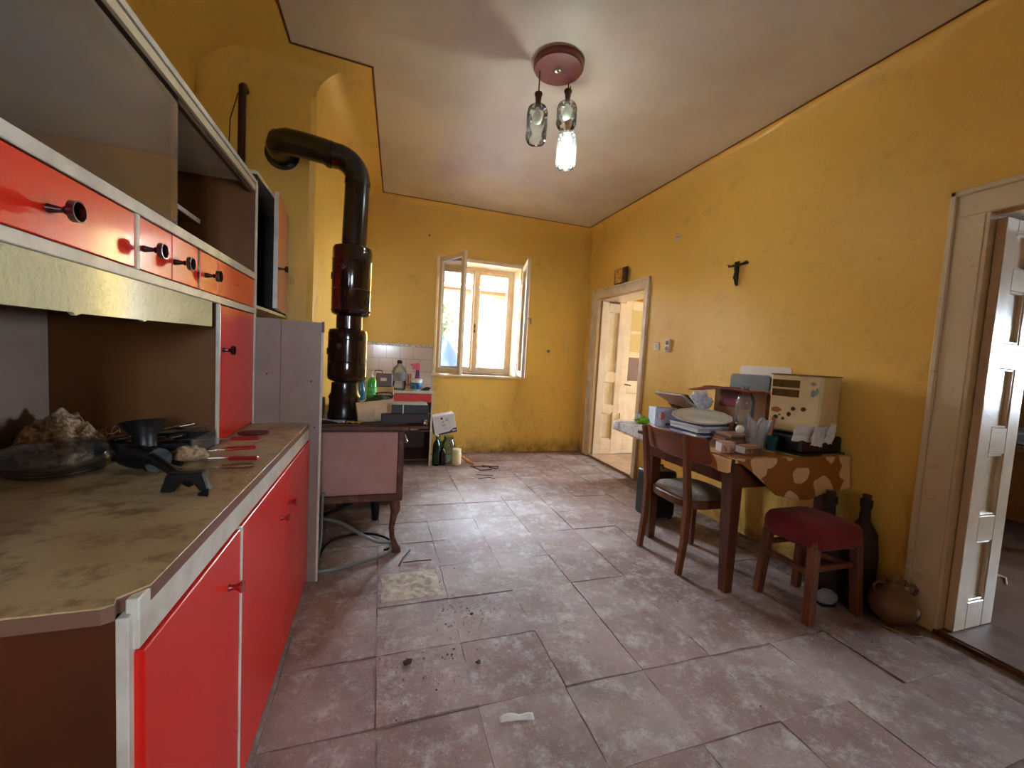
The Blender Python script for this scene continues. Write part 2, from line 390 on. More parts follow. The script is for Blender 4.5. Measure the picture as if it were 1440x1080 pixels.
# rooms beyond the two doors
X2 = 6.4
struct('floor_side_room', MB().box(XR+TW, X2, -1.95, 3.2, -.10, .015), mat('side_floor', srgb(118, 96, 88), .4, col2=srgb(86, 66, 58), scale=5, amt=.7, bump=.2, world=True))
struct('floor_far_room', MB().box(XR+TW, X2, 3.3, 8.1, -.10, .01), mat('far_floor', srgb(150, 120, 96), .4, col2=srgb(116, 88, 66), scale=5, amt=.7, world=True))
struct('ceiling_side_room', MB().box(XR+TW, X2, -1.95, 8.1, 3.0, 3.15), M_CEIL)
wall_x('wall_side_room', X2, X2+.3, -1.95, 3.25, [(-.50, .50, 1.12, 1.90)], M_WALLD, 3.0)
wall_x('wall_far_room_end', X2, X2+.3, 3.25, 8.1, [(3.5, 4.7, .85, 2.35)], M_WALLR, 3.0)
struct('trim_7', MB().box(XR+TW, X2, 3.3, 3.31, 0, 3.0), M_WALLR, label='yellow plaster of the far room')
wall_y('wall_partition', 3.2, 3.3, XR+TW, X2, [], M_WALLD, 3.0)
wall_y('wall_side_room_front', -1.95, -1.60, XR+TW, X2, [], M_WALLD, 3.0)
wall_y('wall_far_room', 7.8, 8.1, XR+TW, X2, [(3.6, 5.2, .75, 2.25)], M_WALLR, 3.0)
wall_x('wall_far_room_side', XR, XR+TW, YB+.5, 8.1, [], M_WALLR, 3.0)
# thresholds
struct('trim_3', MB().box(XR-.005, XR+TW+.004, DN0, DN1, -.008, .018), mat('threshold', srgb(120, 94, 82), .5, col2=srgb(80, 56, 44), scale=8, amt=.7), label='worn doorway threshold')
struct('trim_4', MB().box(XR-.022, XR-.005, DN0, DN1, -.008, .012), M_DKPANEL, label='dark threshold edge')
struct('trim_5', MB().box(XR-.005, XR+TW+.004, DF0, DF1, -.008, .012), mat('threshold_far', srgb(176, 142, 110), .5, col2=srgb(140, 106, 80), scale=8, amt=.7), label='pale far threshold')

# --- door casings, panelled reveals and leaves
def casing(root, y0, y1, z1, w=.115, x=XR, m=M_PAINT, wn=None, stop=True):
    wn = wn or w
    for a, b in ((y0-wn, y0), (y1, y1+w)):
        part('jamb_casing', MB().box(x-.022, x, a, b, -.004, z1), m, root, bevel=.004)
        e = a if a < y0 else b
        part('casing_bead', MB().box(x-.036, x, e-.013, e+.013, -.004, z1+w+.013), m, root, bevel=.005)
    part('head_casing', MB().box(x-.022, x, y0-wn, y1+w, z1, z1+w), m, root, bevel=.004)
    part('casing_bead', MB().box(x-.036, x, y0-wn-.013, y1+w+.013, z1+w-.013, z1+w+.013), m, root, bevel=.005)
    if stop: part('inner_stop', MB().box(x-.010, x+.03, y1-.02, y1+.0, .01, z1), m, root, bevel=.003)
def panelled(root, name, x0, x1, y, zb, zt, panels, m, th=.035, stile=.075, glassy=()):
    """leaf lying in a plane y=const facing -y, from x0 to x1; panels: list of (z0,z1)"""
    mb = MB(); mb.box(x0, x0+stile, y, y+th, zb, zt); mb.box(x1-stile, x1, y, y+th, zb, zt)
    z = zb
    for a, b in panels: mb.box(x0+stile, x1-stile, y, y+th, z, a); z = b
    mb.box(x0+stile, x1-stile, y, y+th, z, zt)
    fr = part(name, mb, m, root, bevel=.003)
    for k, (a, b) in enumerate(panels):
        if k in glassy: part('pane', MB().box(x0+stile, x1-stile, y+.012, y+.016, a, b), glassy[k], fr)
        else:
            part('panel', MB().box(x0+stile-.002, x1-stile+.002, y+.018, y+th-.006, a, b), m, fr)
            part('panel_moulding', MB().box(x0+stile, x0+stile+.012, y+.004, y+.02, a, b).box(x1-stile-.012, x1-stile, y+.004, y+.02, a, b).box(x0+stile+.012, x1-stile-.012, y+.004, y+.02, b-.012, b).box(x0+stile+.012, x1-stile-.012, y+.004, y+.02, a, a+.012), m, fr, bevel=.003)
    return fr
d1 = sempty('door_1', (XR, DN1, 0))
casing(d1, DN0, DN1, DNZ, .12, m=M_PAINTOLD, stop=False)
PN = [(.16, .47), (.60, .91), (1.04, 1.33), (1.45, 1.70), (1.80, 1.97)]
part('reveal_lining', MB().box(XR-.0215, XR+TW, DN1-.014, DN1-.001, .018, DNZ-.001), M_PAINT, d1)
part('head_lining', MB().box(XR+.02, XR+TW, DN0+.002, DN1-.013, DNZ-.012, DNZ-.001), M_PAINT, d1)
panelled(d1, 'door_leaf', XR+.028, XR+.352, DN1-.052, .022, 2.03, PN, M_PAINT, stile=.095)
d2 = sempty('door_2', (XR, DF1, 0))
casing(d2, DF0, DF1, DFZ, .105, wn=.07)
part('head_lining', MB().box(XR+.02, XR+TW, DF0+.002, DF1-.002, DFZ-.012, DFZ-.001), M_PAINT, d2)
panelled(d2, 'reveal_panel', XR+.045, XR+TW+.06, DF1-.04, .014, 2.055, [(.22, .58), (.68, 1.0), (1.12, 1.93)], M_PAINT, stile=.10)
MAUVE = glass('mauve_pane', (.50, .38, .42, 1), 1.5, .5); YELP = glass('yellow_pane', (.96, .9, .62, 1), .8, .45)
lf = panelled(d2, 'door_leaf', XR+TW+.075, XR+TW+.58, DF1-.015, .014, 2.10, [(.24, .86), (1.02, 1.34), (1.42, 1.66), (1.70, 1.98)], M_PAINT, stile=.09, glassy={1: MAUVE, 2: YELP, 3: YELP})
part('door_handle', MB().tube([(XR+TW+.13, DF1-.02, .97), (XR+TW+.13, DF1-.07, .97), (XR+TW+.19, DF1-.07, .96)], .008), M_IRON, d2, smooth=40)
part('hinge', MB().lathe([(.006, 0), (.006, .08)], 8, (XR+TW+.068, DF1-.045, .5)), M_IRON, d2, smooth=40)
part('latch_mark', MB().box(XR+.15, XR+.30, DF1-.048, DF1-.04, 2.035, 2.05), M_IRON, d2)

# --- window_1: outer fixed sashes, inner casements swung open
w1 = sempty('window_1', ((WX0+WX1)/2, YB, WZ0))
part('jamb_lining', MB().box(WX0, WX0+.018, YB-.01, YB+.30, WZ0, WZ1), mat('ochre_wood', srgb(232, 178, 92), .4, col2=srgb(200, 140, 64), scale=8, amt=.6), w1)
part('jamb_lining', MB().box(WX1-.018, WX1, YB-.01, YB+.30, WZ0, WZ1), M_WINWOOD, w1)
part('head_lining', MB().box(WX0+.018, WX1-.018, YB-.01, YB+.30, WZ1-.018, WZ1), M_WINWOOD, w1)
part('casing', MB().box(WX0-.035, WX0, YB-.02, YB, WZ0-.0, WZ1+.03).box(WX1, WX1+.035, YB-.02, YB, WZ0, WZ1+.03).box(WX0, WX1, YB-.02, YB, WZ1, WZ1+.03), M_WINWOOD, w1, bevel=.004)
part('window_sill', MB().box(WX0-.06, WX1+.05, YB-.05, YB+.42, WZ0-.03, WZ0), M_WINWOOD, w1, bevel=.006)
def sash(parent, x0, x1, y, z0, z1, th=.04, w=.05, m=M_WINWOOD, mtx=None, mid=True):
    mb = MB(); mb.box(x0, x0+w, y, y+th, z0, z1, mtx); mb.box(x1-w, x1, y, y+th, z0, z1, mtx)
    mb.box(x0+w, x1-w, y, y+th, z0, z0+w*1.2, mtx); mb.box(x0+w, x1-w, y, y+th, z1-w, z1, mtx)
    s = part('sash_frame', mb, m, parent, bevel=.004)
    part('pane', MB().box(x0+w, x1-w, y+th/2-.002, y+th/2+.002, z0+w*1.2, z1-w, mtx), M_WPANE, s); return s
xm = (WX0+WX1)/2
part('outer_frame', MB().box(WX0+.018, WX0+.05, YB+.28, YB+.34, WZ0, WZ1).box(WX1-.05, WX1-.018, YB+.28, YB+.34, WZ0, WZ1).box(WX0+.05, WX1-.05, YB+.28, YB+.34, WZ1-.05, WZ1).box(WX0+.05, WX1-.05, YB+.28, YB+.34, WZ0, WZ0+.03), M_WINWOOD, w1)
sash(w1, WX0+.05, xm-.002, YB+.29, WZ0+.03, WZ1-.05); sash(w1, xm+.002, WX1-.05, YB+.29, WZ0+.03, WZ1-.05)
part('meeting_bar', MB().box(xm-.03, xm+.03, YB+.262, YB+.29, WZ0+.03, WZ1-.05), M_SASH, w1, bevel=.006)
part('latch', MB().lathe([(.008, 0), (.012, .02), (.006, .05), (.012, .09), (.006, .12)], 10, (xm-.005, YB+.258, 1.55)), M_IRON, w1, smooth=40)
# swung inner casements (hinged on the room side of the opening)
def swung(hx, hy, ex, ey, z0, z1, hinge_label):
    d = Vector((ex-hx, ey-hy, 0)); L = d.length; a = math.atan2(d.y, d.x)
    mtx = Matrix.Translation((hx, hy, 0)) @ Matrix.Rotation(a, 4, 'Z')
    s = sash(w1, 0, L, -.02, z0, z1, th=.042, w=.058, m=M_SASH, mtx=mtx); s['label'] = hinge_label; return s, mtx, L
s1, m1, L1 = swung(WX0+.015, YB-.03, .868, 4.56, WZ0+.015, WZ1-.01, 'inner casement swung open into the room')
s2, m2, L2 = swung(WX1+.01, YB-.03, 1.605, 4.52, WZ0+.015, WZ1-.01, 'right inner casement swung open, seen edge-on')
part('handle', MB().tube([m2 @ Vector((L2-.03, .02, 1.72)), m2 @ Vector((L2-.03, .06, 1.72)), m2 @ Vector((L2-.03, .065, 1.65))], .006, 8), M_IRON, s2, smooth=40)
# rear and neighbouring windows (unseen behind the camera / out of view, put in to light the place)
def plain_window(name, x0, x1, y, z0, z1, wy):
    w = sempty(name, ((x0+x1)/2, y, z0))
    part('window_frame', MB().box(x0, x0+.05, y, y+.06, z0, z1).box(x1-.05, x1, y, y+.06, z0, z1).box(x0+.05, x1-.05, y, y+.06, z0, z0+.05).box(x0+.05, x1-.05, y, y+.06, z1-.05, z1).box((x0+x1)/2-.025, (x0+x1)/2+.025, y, y+.06, z0+.05, z1-.05), M_WINWOOD, w)
    part('pane', MB().box(x0+.05, x1-.05, y+.028, y+.032, z0+.05, z1-.05), M_WPANE, w)
w2 = sempty('fill_window_side', (X2, -.05, 1.1))  # unseen side-room window, added so light reaches the left cabinets
part('window_frame', MB().box(X2+.2, X2+.26, -.50, -.46, 1.12, 1.90).box(X2+.2, X2+.26, .46, .50, 1.12, 1.90).box(X2+.2, X2+.26, -.46, .46, 1.12, 1.16).box(X2+.2, X2+.26, -.46, .46, 1.86, 1.90).box(X2+.2, X2+.26, -.02, .02, 1.16, 1.86), M_WINWOOD, w2)
part('pane', MB().box(X2+.228, X2+.232, -.46, .46, 1.16, 1.86), M_WPANE, w2)
plain_window('fill_window_rear', -.13, .33, -1.85, 1.27, 1.93, 0)  # unseen rear window, added as fill for the table fronts
w5 = sempty('fill_window_far', (X2, 4.1, .85))  # unseen far-room window, added to brighten the open door leaf
part('window_frame', MB().box(X2+.2, X2+.26, 3.5, 3.55, .85, 2.35).box(X2+.2, X2+.26, 4.65, 4.7, .85, 2.35).box(X2+.2, X2+.26, 3.55, 4.65, .85, .9).box(X2+.2, X2+.26, 3.55, 4.65, 2.3, 2.35).box(X2+.2, X2+.26, 4.08, 4.12, .9, 2.3), M_WINWOOD, w5)
part('pane', MB().box(X2+.228, X2+.232, 3.55, 4.65, .9, 2.3), M_WPANE, w5)
plain_window('window_5', 3.6, 5.2, 7.95, .75, 2.25, 0)

# --- wall tiles beside the window
GLAZE = mat('white_glaze', srgb(226, 208, 200), .16, col2=srgb(206, 186, 176), scale=2, amt=.6, coat=.4)
tm = mesh_of('tile', MB().box(-.0765, .0765, -.008, 0, 0, .1465), GLAZE); thm = mesh_of('tile', MB().box(-.038, .038, -.008, 0, 0, .1465), GLAZE)
struct('trim_6', MB().box(-.26, .606, YB-.004, YB-.0005, .55, 1.325), mat('tile_grout', srgb(150, 128, 112), .8), label='grout bed of the wall tiles')
for row in range(5):
    z = 1.160-.150*row
    x = -.25+.077 if row % 2 == 0 else -.25+.0385
    while x < .61:
        half = (row % 2 == 1 and x < -.2) or x+.0765 > .612
        o = bpy.data.objects.new('tile', thm if half else tm)
        if half and x > .5: x = .565
        o.location = (x, YB-.0045, z); link(o, wall_back); x += .1565 if not (half and x < -.2) else .1165
BORD = mat('tile_border', srgb(150, 146, 140), .3, col2=srgb(216, 206, 196), scale=70, lo=.48, hi=.52, amt=1)
o = struct('border_strip', MB().box(-.25, .606, YB-.012, YB-.004, 1.309, 1.337), BORD, parent=wall_back)
o = struct('border_strip', MB().box(.606, .624, YB-.010, YB-.0005, .60, 1.337), BORD, parent=wall_back)

# --- marks and fittings on the walls
def wall_thing(name, label, cat, loc): return thing(name, loc, label, cat)
for (x, z, r) in ((2.148, 1.361, .03), (.508, 2.658, .016), ):
    rag = [(x+r*(1+.3*math.sin(k*2.3))*math.cos(2*PI*k/9), z+r*(1+.3*math.cos(k*1.7))*math.sin(2*PI*k/9)) for k in range(9)]
    hole = single('wall_rosette', MB().prism(rag, YB-.008, YB-.0005, 'y'), mat('plaster_patch', srgb(206, 184, 140), .8, col2=srgb(150, 110, 70), scale=40, amt=.8),
                  'chipped plaster hole in the yellow wall right of the window' if x > 1 else 'small pale rosette with a screw high on the back wall', 'wall mark')
    part('hole', MB().lathe([(r*.5, -.001), (r*.45, .004)], 8, mtx=rotm((x, YB-.0085, z), R(90))), M_BLACK, hole, smooth=30)
single('wall_channel', MB().box(2.405, 2.425, YB-.005, YB-.0005, 1.15, 1.68), mat('pale_filler', srgb(226, 196, 120), .7), 'pale filled cable groove in the yellow back wall beside the corner', 'wall mark', bevel=.002)

def junction():
    t = thing('junction_box', (XR-.001, 3.342, 2.46), 'round cream junction cover high on the right wall', 'junction box')
    part('cover', MB().lathe([(.0, .014), (.03, .013), (.036, .006), (.038, 0)][::-1], 20, mtx=rotm((XR-.001, 3.342, 2.497), 0, R(-90))), M_PAINT, t, smooth=40)
    part('screw', MB().lathe([(.005, 0), (.004, .004)], 8, mtx=rotm((XR-.015, 3.352, 2.499), 0, R(-90))).lathe([(.005, 0), (.004, .004)], 8, mtx=rotm((XR-.015, 3.330, 2.499), 0, R(-90))), M_IRON, t)
junction()
t = thing('light_switch', (XR, 3.531, 1.41), 'square ivory light switch beside the far door', 'light switch')
part('plate', MB().box(XR-.014, XR, 3.49, 3.57, 1.41, 1.49), M_PAINT, t, bevel=.005)
part('rocker', MB().box(XR-.022, XR-.014, 3.512, 3.548, 1.43, 1.47, ), M_WHITE, t, bevel=.003)
t = thing('wall_socket', (XR, 3.347, 1.39), 'upright double wall socket with two dark round outlets', 'socket')
part('plate', MB().box(XR-.03, XR, 3.31, 3.385, 1.39, 1.515), M_PAINT, t, bevel=.010, seg=3)
for zz in (1.425, 1.48):
    part('outlet', MB().lathe([(.022, 0), (.022, .002), (.016, .003)], 16, mtx=rotm((XR-.0305, 3.347, zz), 0, R(-90))), M_BROWNP, t, smooth=40)
# pipe holder traces on far casing
single('casing_hook', MB().tube([(XR-.022, 4.86, 1.86), (XR-.04, 4.87, 1.84), (XR-.04, 4.85, 1.76), (XR-.04, 4.84, 1.69), (XR-.03, 4.87, 1.67)], .004, 6), M_PAINT, 'thin bent wire hook hanging on the left casing of the far door', 'hook', smooth=40)

# crucifix
t = thing('crucifix', (XR-.001, 2.598, 1.925), 'small dark metal crucifix on the yellow right wall', 'crucifix')
X = XR-.02
fig = MB()
fig.tube([(X, 2.60, 1.935), (X-.006, 2.596, 1.96), (X-.012, 2.604, 1.99), (X-.004, 2.598, 2.03), (X-.006, 2.598, 2.06), (X-.004, 2.598, 2.085)], [.005, .007, .010, .012, .015, .011], 8)
fig.tube([(X, 2.69, 2.105), (X-.004, 2.65, 2.088), (X-.006, 2.598, 2.080), (X-.004, 2.55, 2.088), (X, 2.505, 2.105)], [.004, .006, .009, .006, .004], 8)
part('figure', fig, M_BLACKM, t, smooth=60)
part('head', MB().blob((X-.006, 2.602, 2.103), (.011, .010, .013), 2, .05), M_BLACKM, t, smooth=60)
part('cross_beam', MB().box(XR-.012, XR-.001, 2.505, 2.693, 2.085, 2.10).box(XR-.012, XR-.001, 2.590, 2.606, 1.925, 2.12), mat('dark_wood_cross', srgb(40, 24, 16), .5), t, bevel=.002)
# icon standing on the far door casing
t = thing('icon_picture', (XR-.03, 4.25, DFZ+.121), 'small gilded icon picture standing on the far door casing', 'picture')
part('wood_board', MB().box(XR-.05, XR-.028, 4.12, 4.37, DFZ+.121, DFZ+.295), mat('icon_wood', srgb(66, 34, 18), .4), t, bevel=.003)
part('picture_plate', MB().box(XR-.053, XR-.05, 4.205, 4.345, DFZ+.128, DFZ+.287), mat('icon_gold', srgb(214, 160, 84), .35, col2=srgb(140, 70, 36), scale=30, lo=.45, hi=.6, amt=.8), t)

# ================================================================== exterior
struct('ground_outside', MB().box(-12, 14, YB+.5, 20, -.3, -.1), mat('yard', srgb(186, 176, 160), .9, col2=srgb(130, 128, 96), scale=2, amt=.6, world=True))
struct('ground_front', MB().box(X2+.31, 18, -10, 10, -.3, -.1), mat('street', srgb(150, 146, 140), .9))
yw = struct('wall_courtyard', MB().box(-3, 7, 9.2, 9.5, -.1, 2.75), mat('render_white', srgb(176, 168, 156), .9, col2=srgb(140, 122, 104), scale=3, amt=.5, bump=.3, world=True))
BR = mat('brick_face', srgb(130, 66, 48), .9, col2=srgb(104, 48, 36), scale=6, amt=.6)
bmesh_b = mesh_of('brick', MB().box(-.12, .12, -.025, .0, 0, .065), BR)
for r in range(10):
    for k in range(16):
        if (r*7+k*5) % 11 in (0, 4) : continue
        o = bpy.data.objects.new('brick', bmesh_b); o.location = (1.55+.25*k*.5*1.05 + (.065 if r % 2 else 0) if False else 1.75+.255*(k % 8)+(.127 if r % 2 else 0), 9.2, (1.95 if k < 8 else 1.05)+.078*r)
        if k >= 8 and r > 5: continue
        link(o, yw)
rf = sempty('roof_courtyard', (2, 9.3, 2.75))
rt_m = mat('roof_tile', srgb(130, 58, 40), .8, col2=srgb(100, 44, 32), scale=4, amt=.6)
arc = [(.09*math.cos(PI*k/6), .05*math.sin(PI*k/6)) for k in range(7)]
mb = MB(); mb.grid(6, 1, lambda u, v: (.09*math.cos(PI*u), v*.42, .05*math.sin(PI*u)+v*.16))
rtm = mesh_of('roof_tile', mb, rt_m, 60)
for k in range(34):
    for r in range(3):
        o = bpy.data.objects.new('roof_tile', rtm); o.location = (-1.1+.19*k-2, -.35+r*.38, .02+r*.14); link(o, rf)
part('eaves_board', MB().box(-3, 7, 8.95, 9.5, 2.70, 2.76), rt_m, rf)
# vine
mb = MB(); rv = random.Random(5)
for k in range(900):
    x = rv.gauss(.95, .38); z = rv.uniform(.9, 2.35) + rv.uniform(-.2, .2)*abs(x-.9); y = 9.13-rv.random()*.22
    a, b, s = rv.uniform(0, 6.3), rv.uniform(-.6, .6), rv.uniform(.035, .06)
    m_ = rotm((x, y, z), R(90)+b, b, a); n0 = len(mb.v)
    pts = [(-s, 0), (-s*.3, s*.6), (s, 0), (-s*.3, -s*.6)]
    mb.add([m_ @ Vector((p, q, 0)) for p, q in pts], [(0, 1, 2, 3)])
single('climbing_vine', mb, mat('vine_leaf', srgb(34, 66, 28), .6, col2=srgb(50, 86, 36), scale=4, amt=.6), 'pale green climbing vine on the courtyard wall outside the window', 'vine', kind='stuff')
# blue tarp over a heap, and blue/white leaning sheets
TARP = mat('blue_tarp', srgb(14, 46, 120), .45, col2=srgb(24, 66, 150), scale=5, amt=.5)
def tarp(u, v):
    x = .95+1.05*u; z = 1.62*(1-abs(u-.25)*.9)*(1-v) + 0.0*v; y = 8.2-.75*v-.1*math.sin(u*9)
    return (x+.05*noise.noise(Vector((u*5, v*4, 1))), y+.14*noise.noise(Vector((u*4, v*4, 5))), max(z, -.1)+.03*noise.noise(Vector((u*8, v*8, 2))))
single('blue_tarp', MB().grid(24, 20, tarp), TARP, 'crumpled blue tarpaulin over a heap in the yard outside the window', 'tarpaulin', smooth=180, solid=.004)
for (x0, c, lab) in ((2.02, srgb(226, 226, 220), 'white board leaning in the yard beside the blue tarpaulin'), (2.22, srgb(66, 112, 190), 'blue sheet leaning in the yard right of the white board')):
    m_ = rotm((x0, 8.5, -.1), R(-12), R(9), 0)
    single('leaning_board', MB().box(0, .17, 0, .02, 0, 1.62, m_), mat('lean%g' % x0, c if x0 < 2.1 else srgb(16, 50, 120), .5), lab, 'board')
single('drainpipe', MB().tube([(2.52, 7.9, -.1), (2.52, 7.9, 3.4)], .05, 12), mat('pale_blue_pipe', srgb(130, 172, 216), .4), 'pale blue drainpipe seen through the right window pane', 'drainpipe', smooth=40)

# ================================================================== OBJECTS
def knob(parent, base, r=.020, L=.065, m=M_KNOB, ring=True, world=True):
    """turned knob sticking out along +x from base"""
    m_ = rotm(base, 0, R(90), 0)
    k = part('knob', MB().lathe([(.009, -.002), (.007, .01), (.005, L*.45), (.008, L*.55), (.005, L*.62), (r*.7, L*.72), (r, L*.76), (r, L), (r*.86, L), (r*.80, L-.010)] if ring else
             [(.010, -.001), (.006, .010), (.008, .018), (.015, .026), (.015, .030), (.0, .031)], 20, mtx=m_), m, parent, smooth=40)
    if ring: part('knob_centre', MB().lathe([(r*.80, L-.010), (r*.5, L-.014), (0, L-.010)], 16, mtx=m_), M_CHROME, k, smooth=60)
    return k

# ---- lower cabinet
FX = -.34; Y0 = .728; Y1 = 2.285
t = thing('base_cabinet', (-.72, 1.5, 0), 'long low kitchen cabinet with three bright red doors under the beige worktop', 'cabinet')
part('side_panel', MB().box(-1.095, FX-.022, Y0+.006, Y0+.026, 0, .822), M_DKPANEL, t, label='dark brown end panel')
part('edge_strip', MB().box(FX-.024, FX-.008, Y0, Y0+.030, 0, .826), M_WHITE, t, bevel=.001, label='white edge strip of the end panel')
part('side_panel', MB().box(-1.095, FX-.022, Y1-.02, Y1, 0, .822), M_DKPANEL, t)
part('carcass', MB().box(-1.095, FX-.05, Y0+.026, Y1-.02, .06, .09).box(-1.095, -1.08, Y0+.026, Y1-.02, .09, .82), M_DKPANEL, t)
part('fascia', MB().box(FX-.018, FX, Y0+.012, Y1, .766, .848), M_WHITE, t, bevel=.002, label='white front fascia board')
for a, b, ky, kz in ((.742, 1.196, 1.115, .648), (1.214, 1.725, 1.66, .603), (1.732, Y1-.004, 1.79, .617)):
    d = part('door', MB().box(FX-.012, FX+.006, a, b, .015, .762), M_REDLOW, t, bevel=.002)
    knob(d, (FX+.006, ky, kz), m=mat('knob_red', srgb(150, 10, 12), .25, coat=.3), ring=False)
part('divider_strip', MB().box(FX-.02, FX+.008, 1.198, 1.211, .01, .764), M_WHITE, t, bevel=.001, label='white divider strip between the doors')
# ---- worktop with a chipped near corner
poly = [(-1.098, Y0-.012), (-.375, Y0-.012), (-.362, Y0-.004), (-.368, Y0+.012), (FX-.001+.002, Y0+.045), (FX+.001, Y1+.002), (-1.098, Y1+.002)]
t = thing('worktop', (-.72, 1.5, .826), 'stained beige worktop with a chipped near corner on the low cabinet', 'worktop')
part('top_board', MB().prism(poly, .8265, .8500), M_WTEDGE, t, label='pinkish brown board edge')
part('laminate', MB().prism(poly, .8500, .8530), M_WORKTOP, t, bevel=.0008, label='beige stained laminate')
WT = .8531
# ---- upper hutch
UX = -.59; XB = -1.095; TR = .018
t = thing('hutch_cabinet', (-.84, 1.5, WT), 'tall upper cupboard with sliding glass, small drawers and an open niche on the worktop', 'cabinet')
H = t
part('side_panel', MB().box(XB, UX, Y1-.02, Y1, WT, 2.0), M_BROWNP, t)
part('side_panel', MB().box(XB, UX, Y0, Y0+.02, WT, 2.0), M_BROWNP, t)
part('niche_side', MB().box(XB+.012, UX-.004, 1.812, 1.832, WT, 1.39), M_BROWNP, t, label='ochre brown niche side board')
part('edge_strip', MB().box(UX-.004, UX+.004, 1.808, 1.824, WT, 1.392), M_WHITE, t)
part('edge_strip', MB().box(UX-.0, UX+.006, Y1-.022, Y1+.001, WT, 2.0), M_WHITE, t, bevel=.001)
part('back_panel', MB().box(XB, XB+.012, Y0+.02, Y1-.02, WT, 2.0), M_GREYP, t, label='grey back panel')
part('top_panel', MB().box(XB, UX+.004, Y0, Y1, 2.0, 2.018), M_WHITE, t, bevel=.001)
part('top_rail', MB().box(UX-.012, UX-.001, Y0+.02, Y1-.02, 1.970, 1.996), M_CREAM, t)
part('sliding_track', MB().box(UX-.030, UX-.014, Y0+.02, Y1-.02, 1.955, 1.999), M_IRON, t, label='dark brown sliding track')
part('floor_panel', MB().box(XB+.012, UX-.004, Y0+.02, Y1-.02, 1.566, 1.580), M_CREAM, t)
part('rail', MB().box(UX-.004, UX+.006, Y0, Y1-.02, 1.553, 1.583), M_WHITE, t, bevel=.002, label='white rail under the glass')
part('rail', MB().box(UX-.02, UX+.006, Y0, Y1-.02, 1.390, 1.416), M_WHITE, t, bevel=.002)
part('drawer_floor', MB().box(XB+.012, UX-.02, Y0+.02, Y1-.02, 1.396, 1.410), M_CREAM, t)
part('shelf', MB().box(XB+.012, -.815, Y0+.02, Y1-.021, 1.782, 1.795), M_BROWNP, t)
part('shelf_edge', MB().box(-.815, -.809, Y0+.02, Y1-.021, 1.779, 1.798), M_WHITE, t)
part('valance', MB().prism([(Y0, 1.288), (1.05, 1.290), (1.06, 1.284), (1.075, 1.289), (1.30, 1.292), (1.31, 1.288), (1.325, 1.293), (1.755, 1.300), (1.755, 1.389), (Y0, 1.389)], UX-.008, UX+.001, 'x'), M_VAL, t, label='pale valance board with hammered gloss')
for a, b, ky in ((Y0+.02, 1.268, .990), (1.284, 1.452, 1.305), (1.456, 1.628, 1.470), (1.648, 1.80, 1.692), (1.803, Y1-.024, None)):
    d = part('drawer', MB().box(UX-.35, UX+.002, a, b, 1.419, 1.550), M_RED, t, bevel=.002)
    if ky: knob(d, (UX+.002, ky, 1.474), L=.046)
    else: part('scratch', MB().box(UX+.0018, UX+.0026, 1.99, 2.05, 1.487, 1.490), M_BLACK, d)
part('divider', MB().box(UX-.01, UX+.005, 1.268, 1.281, 1.417, 1.552), M_WHITE, t)
part('divider', MB().box(UX-.01, UX+.001, 1.630, 1.646, 1.417, 1.552), M_KNOB, t)
d = part('door', MB().box(UX-.014, UX+.002, 1.834, Y1-.024, WT+.008, 1.386), M_RED, t, bevel=.002)
knob(d, (UX+.002, 1.862, 1.215), r=.018, L=.040)
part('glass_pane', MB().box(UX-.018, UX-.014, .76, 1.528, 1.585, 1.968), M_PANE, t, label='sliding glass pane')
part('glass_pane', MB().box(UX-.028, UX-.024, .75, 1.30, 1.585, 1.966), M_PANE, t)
# ---- wall cupboard beyond the hutch with its door ajar
t = thing('wall_cupboard', (-.84, 2.64, 1.43), 'wall cupboard beyond the hutch, its orange red door ajar over a dark gap', 'cabinet')
part('top_panel', MB().box(XB, UX, Y1+.002, 2.985, 2.052, 2.070), M_WHITE, t)
part('bottom_panel', MB().box(XB, UX+.004, Y1+.002, 2.985, 1.418, 1.434), M_WHITE, t, bevel=.001)
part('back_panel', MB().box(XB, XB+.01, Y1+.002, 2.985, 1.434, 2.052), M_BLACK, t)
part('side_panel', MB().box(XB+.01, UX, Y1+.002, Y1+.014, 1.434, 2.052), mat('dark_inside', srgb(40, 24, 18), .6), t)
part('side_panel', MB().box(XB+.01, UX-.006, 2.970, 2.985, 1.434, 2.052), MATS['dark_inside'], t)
hx, hy = UX+.004, 2.975; aj = R(5.5); wl = .50
dm = Matrix.Translation((hx, hy, 0)) @ Matrix.Rotation(aj, 4, 'Z')
zc_ = 2.045
dd = part('door', MB().prism([(-wl, 1.440), (-.0, 1.440), (0, zc_-.02), (-.05, zc_), (-wl, zc_)], -.018, 0.0, 'x', dm), mat('red_door_warm', srgb(222, 66, 34), .2, coat=.5), t)
part('edge_strip', MB().box(-.019, .001, -wl-.006, -wl, 1.440, zc_, dm), M_WHITE, dd)
part('edge_strip', MB().box(-.019, .001, 0, .005, 1.44, zc_-.02, dm), M_WHITE, dd)
m_ = dm @ Matrix.Translation((0, -wl+.06, 1.66)) @ Matrix.Rotation(R(90), 4, 'Y')
part('knob', MB().lathe([(.009, -.002), (.006, .01), (.005, .024), (.016, .030), (.018, .045), (.012, .046)], 18, mtx=m_), M_KNOB, dd, smooth=40)
